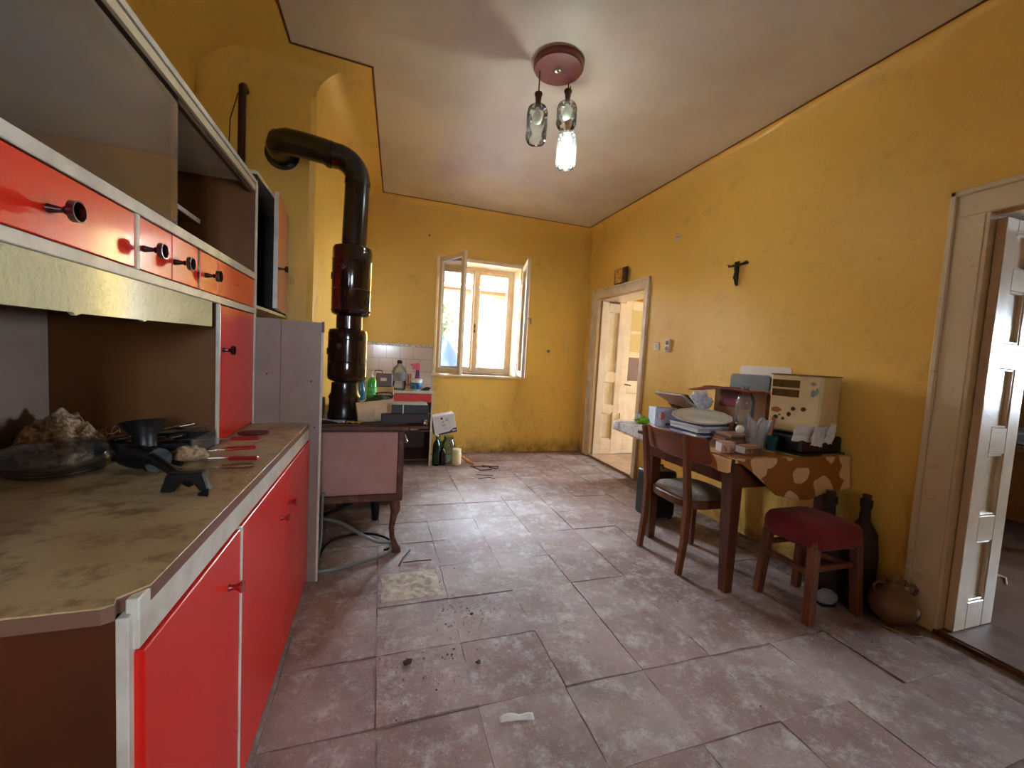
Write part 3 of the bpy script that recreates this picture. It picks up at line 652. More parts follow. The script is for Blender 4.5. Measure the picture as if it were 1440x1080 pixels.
# ---- free-standing end boards
t = thing('end_board', (-.44, Y1+.012, 0), 'tall brownish grey chipboard panel standing at the far end of the worktop', 'board')
part('board', MB().box(-.475, -.292, Y1+.003, Y1+.021, 0, 1.372), M_GREYP, t)
part('board', MB().box(-.90, -.477, Y1+.004, Y1+.020, 0, 1.375), M_GREYP, t)
part('edge_strip', MB().box(-.292, -.282, Y1+.002, Y1+.022, 0, 1.322), M_WHITE, t, label='white front edge')
part('edge_strip', MB().box(-.292, -.280, Y1+.002, Y1+.022, 1.322, 1.376), M_DKPANEL, t, label='bare dark stretch of the front edge')
part('peg_hole', MB().lathe([(.004, 0), (.003, .001)], 10, mtx=rotm((-.535, Y1+.0036, 1.10), R(90))), M_BLACK, t)
part('peg_hole', MB().lathe([(.005, 0), (.003, .001)], 10, mtx=rotm((-.335, Y1+.0026, 1.07), R(90))), M_RUST, t)
part('peg_hole', MB().lathe([(.004, 0), (.003, .001)], 10, mtx=rotm((-.315, Y1+.0026, .83), R(90))), M_BLACK, t)

# ---- things on the worktop
LACE = mat('lace', srgb(196, 160, 126), .9, col2=srgb(130, 96, 70), scale=60, lo=.42, hi=.58, amt=.9, bump=.6, bscale=90)
def heap(cx, cy, lx, ly, h, seed, z0=WT, nu=60, ruf=1.0, fold=0):
    def f(u, v):
        a = u*2*PI; r = v; rag = 1+.22*noise.noise(Vector((math.cos(a)*1.5, math.sin(a)*1.5, seed)))
        x = cx+lx*r*rag*math.cos(a); y = cy+ly*r*rag*math.sin(a)
        n = noise.noise(Vector((x*9, y*9, seed)))+.6*noise.noise(Vector((x*22, y*22, seed+4)))
        z = z0+.004+max(0, h*(1-r**2.2)*(1+.55*n*ruf)+.012*n*(1-r)+.018*abs(noise.noise(Vector((x*34, y*34, seed))))*ruf+fold*(1-r**3)*(1-2.6*abs(noise.noise(Vector((x*17, y*17, seed+9)))))*(1 if fold else 0))
        z = max(z, z0+.003)
        return (x, y, z)
    return MB().grid(nu, 26 if not fold else 44, f)
single('lace_cloth', heap(-.965, 1.66, .115, .125, .085, 3, nu=90, ruf=1.0, fold=.045), mat('lace_light', srgb(216, 184, 150), .9, col2=srgb(140, 104, 78), scale=70, lo=.45, hi=.56, amt=.9, bump=.8, bscale=120), 'crumpled beige lace tablecloth heaped in the niche of the hutch', 'cloth', smooth=180)
M_DISH = glass('dish_glass', (.96, .97, .97, 1), .9, .05)
cl = thing('glass_dish', (-.865, 1.475, WT), 'round glass dish with a domed lid on the worktop', 'dish')
part('bowl', MB().lathe([(.06, .002), (.10, .004), (.115, .03), (.120, .034), (.112, .033), (.096, .008), (0, .006)], 40, (-.865, 1.475, WT)), M_DISH, cl, smooth=50)
part('lid', MB().lathe([(.119, .035), (.113, .052), (.100, .074), (.080, .082), (0, .084)], 40, (-.865, 1.475, WT)), M_DISH, cl, smooth=50)
rf_ = random.Random(4); fr = MB()
for k in range(70):
    a = rf_.uniform(-1.2, 1.9); x = -.965+.10*math.cos(a); y = 1.70+.09*math.sin(a)-.01; z = WT+rf_.uniform(.01, .06); q = [Vector((x, y, z))]
    for j in range(5): q.append(q[-1]+Vector((math.cos(a)*.006+rf_.uniform(-.009, .009), math.sin(a)*.004+rf_.uniform(-.009, .009), rf_.uniform(-.012, .008))))
    for v in q: v.z = max(v.z, WT+.003)
    fr.tube(q, .0016, 4)
part('fringe', fr, LACE, bpy.data.objects['lace_cloth'], smooth=60, kind='stuff')
# meat mincer, laid over
t = thing('meat_mincer', (-.66, 1.45, WT), 'black cast hand meat mincer lying on the worktop', 'mincer')
part('funnel', MB().lathe([(.028, 0), (.030, .04), (.055, .075), (.058, .08), (.052, .078), (.024, .04)], 18, mtx=rotm((-.675, 1.505, WT+.058), R(-14), R(-10))), M_BLACKM, t, smooth=50)
part('barrel', MB().lathe([(.0, -.07), (.033, -.07), (.035, -.02), (.030, .02), (.036, .04), (.036, .06), (.0, .06)], 18, mtx=rotm((-.655, 1.455, WT+.038), 0, R(90), R(-35))), M_BLACKM, t, smooth=50)
part('arm', MB().tube([(-.64, 1.43, WT+.05), (-.59, 1.38, WT+.045), (-.52, 1.31, WT+.028), (-.47, 1.265, WT+.018)], [.018, .014, .012, .015], 8), M_BLACKM, t, smooth=60)
part('clamp', MB().prism([(-.525, WT+.001), (-.495, WT+.001), (-.478, WT+.030), (-.455, WT+.026), (-.438, WT+.001), (-.415, WT+.001), (-.430, WT+.052), (-.51, WT+.050)], 1.230, 1.262, 'y'), M_BLACKM, t, bevel=.004)
part('clamp_foot', MB().prism([(-.43, 1.20), (-.405, 1.19), (-.42, 1.24)], WT+.001, WT+.008), M_BLACKM, t)
part('crank', MB().tube([(-.66, 1.42, WT+.03), (-.62, 1.46, WT+.03), (-.56, 1.45, WT+.02)], .008, 8), M_BLACKM, t, smooth=60)
# cutlery tray with cutlery
t = thing('cutlery_tray', (-.70, 1.72, WT), 'dark cutlery tray heaped with tangled cutlery on the worktop', 'tray')
part('tray', MB().box(-.84, -.585, 1.58, 1.78, WT, WT+.006).box(-.84, -.585, 1.58, 1.586, WT+.006, WT+.055).box(-.84, -.585, 1.774, 1.78, WT+.006, WT+.055).box(-.84, -.834, 1.586, 1.774, WT+.006, WT+.055), M_BLACK, t, bevel=.002)
part('tray_end', MB().box(-.588, -.584, 1.58, 1.78, WT+.006, WT+.062), M_BOTTLE, t)
def cutlery(kind, loc, rz, tilt, m, hm, label, group=None):
    o = thing(kind, loc, label, 'cutlery', group, rz); mt = rotm((0, 0, 0), 0, tilt, 0)
    part('handle', MB().grid(1, 1, lambda u, v: (0, 0, 0)) if False else MB().tube([mt @ Vector((x, 0, .006)) for x in (-.10, -.07, -.02, .0)], [.005, .008, .007, .003], 8), hm, o, smooth=60, world=False)
    if kind == 'spoon': part('bowl', MB().blob(tuple(mt @ Vector((.07, 0, .006))), (.026, .017, .004), 2, 0), m, o, smooth=60, world=False)
    if kind == 'fork':
        part('tines', MB().box(.04, .055, -.011, .011, .004, .007, mt).box(.055, .09, -.011, -.008, .004, .007, mt).box(.055, .09, -.004, -.001, .004, .007, mt).box(.055, .09, .002, .005, .004, .007, mt).box(.055, .09, .008, .011, .004, .007, mt), m, o, world=False)
    part('shank' if kind != 'knife' else 'blade', (MB().tube([mt @ Vector((-.002, 0, .006)), mt @ Vector((.05, 0, .006))], [.003, .002], 6) if kind != 'knife' else
         MB().prism([(0, -.008), (.12, -.009), (.145, .004), (.10, .009), (0, .008)], .004, .0065, 'z', mt)), m, o, world=False)
    return o
rc = random.Random(11)
for k in range(14):
    kind = ['spoon', 'fork', 'knife'][k % 3]
    o = cutlery(kind, (-.74+rc.uniform(-.05, .05), 1.68+rc.uniform(-.055, .055), WT+.010+k*.0052), rc.uniform(-.9, .9), rc.uniform(-.20, .05), M_CHROME if k % 4 else M_BLACKM, M_BLACK if k % 2 else M_WOODL,
                'loose %s lying in the tangle of the dark cutlery tray' % kind, '%ss heaped in the cutlery tray' % kind if kind != 'knife' else 'knives heaped in the cutlery tray')
REDH = mat('red_handle', srgb(150, 14, 20), .3, coat=.3)
for (x, y, z, rz, lab) in ((-.50, 1.665, .045, PI+.10, 'red-handled knife, topmost, sticking out from the cutlery tray'), (-.50, 1.62, .018, PI+.28, 'red-handled knife, second from the top, beside the cutlery tray'), (-.47, 1.545, .004, PI-.05, 'red-handled knife lying flat in front of the cutlery tray')):
    t = thing('kitchen_knife', (x, y, WT+z), lab, 'knife', None, rz)
    part('handle', MB().prism([(-.09, -.012), (0, -.010), (0, .010), (-.09, .012)], 0, .012), REDH, t, world=False, bevel=.004)
    part('blade', MB().prism([(0, -.009), (.13, -.010), (.15, .003), (.11, .010), (0, .009)], .005, .0068), M_CHROME, t, world=False)
t = thing('kitchen_knife', (-.455, 1.44, WT+.001), 'brown-handled knife lying nearest the worktop edge', 'knife', None, PI+.10)
part('handle', MB().tube([(-.085, 0, .009), (-.07, 0, .009), (-.03, 0, .009), (.0, 0, .009)], [.006, .0088, .0085, .006], 10), M_WOODL, t, world=False, smooth=60)
part('blade', MB().prism([(0, -.008), (.14, -.009), (.16, .003), (.12, .009), (0, .008)], .006, .0078), M_CHROME, t, world=False)
single('coaster', MB().lathe([(.058, 0), (.06, .004), (.0, .005)], 32, (-.520, 2.02, WT)), mat('coaster_maroon', srgb(84, 26, 28), .5), 'round dark maroon disc on the worktop beside the red door', 'coaster', smooth=40)
single('cloth_scrap', heap(-.60, 1.58, .07, .05, .03, 8, nu=30), LACE, 'small frayed lace scrap on the worktop in front of the tray', 'cloth', smooth=180)

# ---- thin rusty pipe on the chimney face
single('vent_pipe', MB().tube([(-.84, 2.997, 2.78), (-.84, 2.95, 2.785), (-.84, 2.93, 2.77), (-.84, 2.93, 2.70), (-.845, 2.935, 2.2), (-.85, 2.94, 2.075)], .020, 12), mat('rust_pipe', srgb(58, 26, 22), .45, .2), 'thin rusty upright pipe on the yellow wall behind the hutch', 'pipe', smooth=60)
single('wire', MB().tube([(-.88, 2.993, 2.76), (-.92, 2.993, 2.6), (-.93, 2.993, 2.3), (-.93, 2.993, 2.1)], .003, 6), M_BLACK, 'thin cable running down the wall left of the rusty pipe', 'cable', smooth=60)

# ---- stove
SX0, SX1, SY0, SY1 = -.47, .150, 2.52, 3.13
t = thing('stove', (-.16, 2.83, 0), 'old solid-fuel kitchen stove with pink enamel side on cabriole legs', 'stove')
part('side_panel', MB().box(SX0+.03, SX1-.030, SY0+.004, SY0+.02, .378, .758), M_STOVEP, t, bevel=.004, label='pink enamelled side panel')
part('body', MB().box(SX0+.01, SX1-.008, SY0+.022, SY1-.02, .37, .765), M_IRON, t)
part('corner_trim', MB().box(SX1-.032, SX1+.005, SY0-.006, SY0+.025, .345, .768), M_RUST, t, bevel=.006)
part('corner_trim', MB().box(SX0-.005, SX0+.03, SY0-.006, SY0+.025, .345, .768), M_RUST, t, bevel=.006)
part('front_panel', MB().box(SX1-.006, SX1+.004, SY0+.025, SY1-.02, .37, .765), mat('stove_front', srgb(196, 180, 168), .3, coat=.3), t, bevel=.002)
part('oven_door', MB().box(SX1+.004, SX1+.016, SY0+.24, SY1-.06, .42, .66), M_STOVEP, t, bevel=.004)
part('oven_handle', MB().tube([(SX1+.016, SY0+.27, .64), (SX1+.04, SY0+.27, .64), (SX1+.04, SY1-.10, .64), (SX1+.016, SY1-.10, .64)], .006, 8), M_CHROME, t, smooth=60)
part('base_rail', MB().box(SX0, SX1+.006, SY0-.008, SY0+.03, .335, .378), M_RUST, t, bevel=.005)
part('base_plate', MB().box(SX0+.01, SX1, SY0+.03, SY1-.02, .345, .369), M_IRON, t)
part('top_plate', MB().box(SX0-.012, .182, SY0-.016, SY1, .768, .796), M_RUST, t, bevel=.006)
part('towel_rail', MB().box(.184, .292, SY0+.01, SY0+.42, .776, .794).box(.285, .296, SY0+.005, SY0+.425, .772, .797), M_RUST, t, bevel=.003)
part('hot_plate', MB().box(SX0+.05, .13, SY0+.04, SY1-.05, .796, .800), M_IRON, t)
def cab_leg(x, y, sgn, m=M_RUST):
    prof = [(.0, .345, .030), (.010, .31, .034), (.016, .27, .030), (.006, .22, .021), (-.004, .16, .017), (.002, .10, .016), (.018, .05, .020), (.030, .02, .028), (.030, .0, .030)]
    mb = MB()
    vs = []; n = 8
    for k, (dx, z, r) in enumerate(prof):
        for i in range(n):
            a = 2*PI*i/n+PI/8; vs.append((x+sgn*(dx-.008)+r*math.cos(a), y+r*.9*math.sin(a), z))
    fs = [(k*n+i, k*n+(i+1) % n, (k+1)*n+(i+1) % n, (k+1)*n+i) for k in range(len(prof)-1) for i in range(n)]
    mb.add(vs, fs+[tuple(range(n)), tuple(range((len(prof)-1)*n, len(prof)*n))]); return mb
part('leg', cab_leg(.110, SY0+.025, 1), M_RUST, t, smooth=50)
part('leg', cab_leg(SX0+.05, SY0+.025, -1), M_RUST, t, smooth=50)
part('leg', MB().lathe([(.022, 0), (.024, .01), (.032, .12), (.034, .345)], 12, (.0, 3.07, 0)), M_BLACK, t, smooth=40, label='straight black replacement leg')
part('leg', cab_leg(SX0+.05, SY1-.05, -1), M_RUST, t, smooth=50)
STZ = .8005
# ---- stove pipe with two drums
px, py = -.213, 2.80
t = thing('stove_pipe', (px, py, STZ), 'black stove pipe with two brown enamel drums, elbowed into the chimney', 'stove pipe')
lean = lambda z: px + (z-.8)*.026
part('pipe_base', MB().lathe([(.098, 0), (.100, .02), (.093, .05), (.092, .12), (.097, .14), (.083, .165), (.080, .23)], 28, (lean(.8), py, STZ)), M_PIPE, t, smooth=35)
def drum(z0, z1, r):
    x = lean((z0+z1)/2)
    d = part('drum', MB().lathe([(.080, z0-.012), (r*.86, z0-.004), (r*.97, z0+.006), (r, z0+.022), (r*1.03, z0+.026), (r, z0+.032), (r, z0+(z1-z0)*.35), (r*1.03, z0+(z1-z0)*.36), (r, z0+(z1-z0)*.37), (r, z0+(z1-z0)*.78), (r*1.025, z0+(z1-z0)*.79), (r, z0+(z1-z0)*.80), (r, z1-.03), (r*.95, z1-.008), (r*.8, z1), (.080, z1+.002)], 32, (x, py, 0)), M_ENAMEL, t, smooth=35)
    for az, zz, white in ((R(-112), z0+(z1-z0)*.66, 1), (R(-50), z0+(z1-z0)*.84, 0), (R(-172), z0+(z1-z0)*.55, 0), (R(-35), z0+(z1-z0)*.2, 0)):
        m_ = rotm((x+r*math.cos(az), py+r*math.sin(az), zz), 0, R(90), 0); m_ = Matrix.Translation((x, py, zz)) @ Matrix.Rotation(az, 4, 'Z') @ Matrix.Translation((r-.006, 0, 0)) @ Matrix.Rotation(R(90), 4, 'Y')
        part('air_hole', MB().lathe([(.021, 0), (.021, .009), (.016, .010)], 18, mtx=m_), M_BLACK, d, smooth=40)
        if white: part('damper_disc', MB().box(-.014, .014, -.011, .011, .009, .013, m_ @ Matrix.Rotation(R(30), 4, 'Z')), M_CHROME, d, bevel=.003)
drum(1.045, 1.370, .118)
part('pipe_neck', MB().lathe([(.079, 1.372), (.079, 1.455)], 28, (lean(1.41), py, 0)), M_ENAMEL, t, smooth=35)
drum(1.460, 1.885, .118)
pts = [(lean(1.88), py, 1.88), (lean(2.1), py, 2.1), (lean(2.3), py, 2.29)]
ex = lean(2.3)
for k in range(1, 8):
    a = k/8*PI/2; pts.append((ex-.13*(1-math.cos(a)), py, 2.29+.13*math.sin(a)))
pts += [(ex-.17, py, 2.422), (-.36, py+.01, 2.435), (-.50, py+.015, 2.452)]
pts += [(-.57, py+.02, 2.456), (-.615, py+.045, 2.455), (-.635, py+.10, 2.45), (-.635, py+.195, 2.45)]
part('flue_tube', MB().tube(pts, .073, 24), M_PIPE, t, smooth=50)
part('elbow_ring', MB().tube([(ex, py, 2.268), (ex, py, 2.290)], .077, 24), M_PIPE, t, smooth=50)
part('elbow_ring', MB().tube([(ex-.15, py, 2.421), (ex-.175, py+.001, 2.423)], .077, 24), M_PIPE, t, smooth=50)
part('wall_collar', MB().lathe([(.075, 0), (.098, .002), (.100, .010), (.075, .014)], 28, mtx=rotm((-.635, 2.999, 2.45), R(90))), M_PIPE, t, smooth=40)

# ---- things on the stove top
PAD = lambda c1, c2, n: mat(n, c1, .6, col2=c2, scale=10, amt=.5)
m_ = rotm((-.02, 2.68, STZ+.062), 0, R(-7), R(8))
t = thing('towel_bundle', (-.02, 2.68, STZ), 'cream folded towel bundle lying on the stove top beside the pipe', 'towel')
def fold(u, v):
    a = u*2*PI; return m_ @ Vector(((v-.5)*.22, .055*math.cos(a)*(1+.08*math.sin(3*a)), .056*math.sin(a)*(1-.2*math.cos(a*2))+.004*noise.noise(Vector((v*6, a, 2)))))
t2 = MB().grid(28, 12, fold)
t2.add([m_ @ Vector((sx*.11, .05*math.cos(k*PI/6), .05*math.sin(k*PI/6))) for sx in (-1, 1) for k in range(12)], [tuple(range(12)), tuple(range(12, 24))])
part('roll', t2, mat('cream_towel', srgb(232, 200, 160), .8, col2=srgb(212, 176, 136), scale=5, amt=.5), t, smooth=60)
part('flap', MB().grid(10, 6, lambda u, v: m_ @ Vector((-.02+.13*u, -.058-.006*math.sin(v*3), .03-.075*v-.02*u))), MATS['cream_towel'], t, smooth=180, solid=.003)
t = thing('wooden_box', (.165, 2.70, STZ), 'dark brown flat wooden box under the paler one at the stove corner', 'box')
part('body', MB().box(.015, .310, 2.60, 2.80, STZ, STZ+.060), mat('dark_box', srgb(58, 34, 26), .5), t, bevel=.003)
part('seam', MB().box(.0135, .3115, 2.5985, 2.8015, STZ+.038, STZ+.040), M_BLACK, t)
t = thing('book', (.18, 2.69, STZ+.061), 'thick dark covered book with pale page block lying on the flat wooden box', 'book')
part('pages', MB().box(.048, .294, 2.602, 2.768, STZ+.066, STZ+.112), mat('pages', srgb(196, 140, 90), .8, col2=srgb(160, 110, 66), scale=40, amt=.5), t)
part('cover', MB().box(.072, .298, 2.596, 2.772, STZ+.061, STZ+.065), mat('dark_cover', srgb(40, 40, 38), .5), t)
part('cover', MB().box(.046, .298, 2.596, 2.772, STZ+.113, STZ+.118), mat('grey_cover', srgb(150, 150, 132), .5), t)
part('spine', MB().box(.075, .299, 2.590, 2.5985, STZ+.062, STZ+.117), MATS['dark_cover'], t, bevel=.002)
part('spine_band', MB().box(.140, .147, 2.5885, 2.590, STZ+.062, STZ+.117), M_CREAM, t)
single('paper_scrap', MB().grid(14, 8, lambda u, v: (-.36+.17*u, 2.56+.10*v+.03*u, STZ+.004+.022*max(0, math.sin(u*4+v*2)))), M_PAPER, 'crumpled white paper scrap on the stove top beside the pipe foot', 'paper', smooth=180, solid=.001)
single('dried_flower_bunch', MB().grid(14, 5, lambda u, v: (-.18+.09*u, 2.56+.04*v+.01*math.sin(9*u), STZ+.002+.012*abs(math.sin(u*8+v*5)))), mat('straw', srgb(196, 160, 96), .8), 'small heap of straw-coloured scraps on the stove top edge', 'scraps', smooth=180, solid=.001)
single('stove_poker', MB().tube([(-.10, 2.535, STZ+.007), (.05, 2.545, STZ+.007), (.16, 2.555, STZ+.007)], .005, 8), M_IRON, 'thin iron poker lying along the stove top edge', 'poker', smooth=60)
single('tap_fitting', MB().lathe([(.014, 0), (.018, .004), (.012, .012), (.016, .03), (.012, .034)], 14, (.276, 2.56, .7975)), M_CHROME, 'small shiny fitting at the right end of the stove top', 'fitting', smooth=50)
for (x, y, r, h, c, lab) in ((-.385, 2.88, .05, .12, srgb(96, 66, 60), 'dull brown pot on the stove left of the pipe'), (-.40, 2.72, .045, .07, srgb(120, 60, 52), 'reddish mug on the stove left of the pipe')):
    t = thing('pot' if h > .1 else 'mug', (x, y, STZ), lab, 'pot' if h > .1 else 'mug')
    part('body', MB().lathe([(r*.8, 0), (r, h*.1), (r, h), (r*.9, h), (r*.85, h*.12), (0, h*.1)], 20, (x, y, STZ)), mat('pot%g' % h, c, .35), t, smooth=40)
    part('handle', MB().tube([(x-.7*r, y-.7*r, STZ+h*.85), (x-.7*r-.02, y-.7*r-.03, STZ+h*.7), (x-.7*r-.02, y-.7*r-.03, STZ+h*.4), (x-.7*r, y-.7*r, STZ+h*.2)], .004, 6), M_CHROME, t, smooth=60)
single('oven_mitt', MB().blob((-.085, 2.78, STZ+.05), (.030, .05, .055), 3, .35, 2, 4, flat=STZ+.0005), M_BLACK, 'dark scrunched oven mitt between the pipe and the cream towel', 'oven mitt', smooth=60)

# ---- sink counter behind the stove
t = thing('sink_counter', (-.07, 3.85, 0), 'low counter behind the stove crowded with bottles', 'cabinet')
part('body', MB().box(-.29, .10, 3.30, 4.40, .02, .775), M_DKPANEL, t)
part('top', MB().box(-.30, .125, 3.28, 4.42, .775, .80), M_CREAM, t, bevel=.003)
part('door', MB().box(.10, .116, 3.34, 3.84, .10, .74), M_GREYP, t, bevel=.002)
part('door', MB().box(.10, .116, 3.86, 4.36, .10, .74), M_GREYP, t, bevel=.002)
CT = .8005
t = thing('dish_soap_bottle', (-.07, 3.88, CT), 'green liquid soap bottle with a pump, on the counter behind the stove', 'bottle')
part('bottle', MB().lathe([(.040, 0), (.046, .006), (.047, .10), (.045, .155), (.034, .185), (.018, .20)], 20, (-.07, 3.88, CT)), mat('green_soap', srgb(52, 156, 44), .2, coat=.5, emit=None), t, smooth=50)
part('label', MB().lathe([(.0475, .04), (.0477, .11)], 20, (-.07, 3.88, CT)), mat('green_label', srgb(110, 200, 90), .4, col2=srgb(60, 150, 60), scale=30, amt=.8), t, smooth=50)
part('pump', MB().lathe([(.018, .20), (.018, .215), (.006, .218), (.006, .24), (.014, .242), (.014, .252), (0, .253)], 14, (-.07, 3.88, CT)).box(-.075, -.03, 3.876, 3.884, CT+.243, CT+.250), M_WHITE, t, smooth=50)
t = thing('spray_bottle', (-.160, 3.80, CT), 'blue window-cleaner spray bottle with a white nozzle behind the stove pipe', 'bottle')
part('bottle', MB().lathe([(.036, 0), (.040, .006), (.040, .09), (.030, .13), (.013, .19), (.013, .205)], 18, (-.16, 3.80, CT), fx=1, fy=.7), mat('blue_liquid', srgb(24, 96, 136), .2, coat=.4), t, smooth=50)
part('spray_head', MB().box(-.20, -.135, 3.790, 3.81, CT+.218, CT+.246).box(-.17, -.148, 3.790, 3.81, CT+.204, CT+.219).prism([(-.195, CT+.175), (-.187, CT+.175), (-.177, CT+.219), (-.19, CT+.219)], 3.795, 3.805, 'y'), M_WHITE, t, bevel=.004)
t = thing('coffee_mill', (.045, 4.12, CT), 'dark brown wooden coffee mill on the counter between the green and the clear bottle', 'mill')
part('body', MB().box(-.035, .115, 4.05, 4.20, CT+.10, CT+.225), mat('mill_wood', srgb(92, 36, 24), .35), t, bevel=.006)
part('label_plate', MB().box(.005, .06, 4.047, 4.05, CT+.155, CT+.185), M_CREAM, t)
part('base', MB().box(-.045, .13, 4.04, 4.21, CT, CT+.10), mat('mill_base', srgb(196, 158, 104), .5, col2=srgb(160, 124, 80), scale=8, amt=.5), t, bevel=.004)
part('handle', MB().tube([(.02, 4.12, CT+.225), (.02, 4.12, CT+.25), (-.04, 4.12, CT+.252), (-.05, 4.12, CT+.235)], .006, 8), M_IRON, t, smooth=60)
single('green_cloth_bundle', heap(.0, 3.48, .135, .12, .07, 14, z0=CT, nu=36), mat('green_cloth', srgb(22, 62, 40), .6, col2=srgb(10, 34, 24), scale=8, amt=.6), 'dark green crumpled cloth on the counter behind the cream towel', 'cloth', smooth=180)
t = thing('frying_pan', (.06, 3.72, CT), 'small black pan with a bent handle on the counter by the green cloth', 'pan')
part('pan', MB().lathe([(.045, 0), (.060, .045), (.062, .048), (.056, .046), (.042, .006), (0, .005)], 22, (.06, 3.72, CT+.0)), M_BLACKM, t, smooth=40)
part('handle', MB().tube([(.0, 3.72, CT+.045), (-.03, 3.70, CT+.07), (.03, 3.66, CT+.085), (.10, 3.70, CT+.08), (.12, 3.72, CT+.05)], .006, 8), M_BLACKM, t, smooth=60)
single('black_cushion', MB().blob((-.21, 4.22, CT+.12), (.07, .06, .12), 3, .25, 2, 9, flat=CT+.0005), M_BLACK, 'dark bundle on the counter at the far left behind the bottles', 'bundle', smooth=60)

# ---- red-drawer kitchen cabinet against the back wall
t = thing('red_drawer_cabinet', (.17, 4.76, 0), 'white-topped kitchen cabinet with a red drawer and an open dark shelf below', 'cabinet')
BX0, BX1, BY0, BY1 = -.19, .555, 4.475, YB-.02
part('side_panel', MB().box(BX1-.012, BX1+.004, BY0, BY1, 0, .80), M_DKPANEL, t)
part('edge_strip', MB().box(BX1-.012, BX1+.005, BY0-.006, BY0, 0, .80), M_WHITE, t, label='white front edge of the side panel')
part('side_panel', MB().box(BX0, BX0+.016, BY0, BY1, 0, .80), M_DKPANEL, t)
part('back', MB().box(BX0+.016, BX1-.012, BY1-.01, BY1, .03, .80), M_DKPANEL, t)
part('bottom_shelf', MB().box(BX0+.016, BX1-.012, BY0+.01, BY1-.01, .06, .078), M_DKPANEL, t)
part('middle_shelf', MB().box(BX0+.016, BX1-.012, BY0+.01, BY1-.01, .38, .396), M_DKPANEL, t)
part('drawer', MB().box(.14, BX1-.014, BY0-.010, BY0+.3, .705, .795), mat('red_drawer', srgb(206, 50, 40), .35), t, bevel=.002)
part('drawer', MB().box(BX0+.016, .134, BY0-.010, BY0+.3, .705, .795), MATS['red_drawer'], t, bevel=.002)
part('top', MB().box(BX0-.005, BX1+.012, BY0-.02, BY1, .80, .826), M_WHITE, t, bevel=.003)
BT = .8265
t = thing('trigger_spray', (.415, 4.82, BT), 'purple cleaner bottle with a pink trigger on the white cabinet top', 'bottle')
PUR = mat('purple_plastic', srgb(112, 44, 128), .3, coat=.3)
part('bottle', MB().lathe([(.040, 0), (.045, .008), (.044, .07), (.026, .13), (.020, .19), (.018, .215)], 20, (.415, 4.82, BT), fx=1, fy=.7), PUR, t, smooth=50)
part('spray_head', MB().prism([(.33, BT+.285), (.335, BT+.262), (.37, BT+.262), (.355, BT+.225), (.365, BT+.22), (.395, BT+.245), (.395, BT+.212), (.435, BT+.212), (.44, BT+.27), (.42, BT+.298)], 4.808, 4.832, 'y'), mat('pink_trigger', srgb(222, 72, 104), .3), t, bevel=.003)
t = thing('water_canister', (.20, 4.62, BT), 'large clear plastic bottle with a black cap on the white cabinet', 'bottle')
part('bottle', MB().lathe([(.066, 0), (.076, .01), (.077, .07), (.072, .08), (.077, .09), (.077, .20), (.060, .245), (.026, .272), (.022, .288)], 28, (.20, 4.62, BT)), M_BOTTLE, t, smooth=50)
part('cap', MB().lathe([(.024, .286), (.027, .29), (.027, .315), (.018, .325), (0, .326)], 18, (.20, 4.62, BT)), M_BLACK, t, smooth=40)
part('label', MB().lathe([(.0775, .10), (.0775, .19)], 28, (.20, 4.62, BT)), glass('grey_label', (.62, .64, .68, 1), 1, .5), t, smooth=50)
t = thing('detergent_tub', (.385, 4.60, BT), 'white tub with a blue and teal printed band and flat lid on the white cabinet', 'tub')
part('tub', MB().lathe([(.050, 0), (.056, .004), (.064, .112), (.064, .116)], 28, (.385, 4.60, BT)), mat('tub_white', srgb(222, 226, 224), .4), t, smooth=40)
part('printed_band', MB().lathe([(.0575, .012), (.0635, .085)], 28, (.385, 4.60, BT)), mat('tub_print', srgb(40, 150, 176), .4, col2=srgb(24, 54, 110), scale=22, lo=.45, hi=.55, amt=1), t, smooth=40)
part('lid', MB().lathe([(.068, .112), (.068, .126), (.0, .127)], 28, (.385, 4.60, BT)), M_WHITE, t, smooth=40)
t = thing('wooden_rack', (.285, 4.80, BT), 'reddish brown upright wooden rack behind the clear bottle', 'rack')
for k in range(4): part('slat', MB().box(.245+.026*k, .263+.026*k, 4.79, 4.80, BT, BT+.17, ), mat('rack_wood', srgb(160, 84, 56), .5), t)
part('cross_bar', MB().box(.24, .35, 4.80, 4.808, BT+.03, BT+.05), MATS['rack_wood'], t)
single('black_gadget', MB().prism([(.44, BT), (.52, BT), (.545, BT+.035), (.50, BT+.042), (.45, BT+.02)], 4.56, 4.60, 'y'), M_BLACK, 'small black wedge-shaped gadget beside the white tub', 'gadget', bevel=.005)
single('folded_papers', MB().box(.33, .42, 4.49, 4.54, .398, .46).box(.40, .47, 4.50, 4.55, .461, .52), M_PAPER, 'white folded papers stuffed in the open shelf of the red-drawer cabinet', 'papers', bevel=.004)
single('hanging_rag', MB().grid(10, 14, lambda u, v: (.36+.07*u, 4.462-.008*math.sin(u*7+v*3), .69-.16*v-.03*math.sin(u*5))), M_PAPER, 'pale rag hanging in front of the dark open shelf', 'rag', smooth=180, solid=.002)

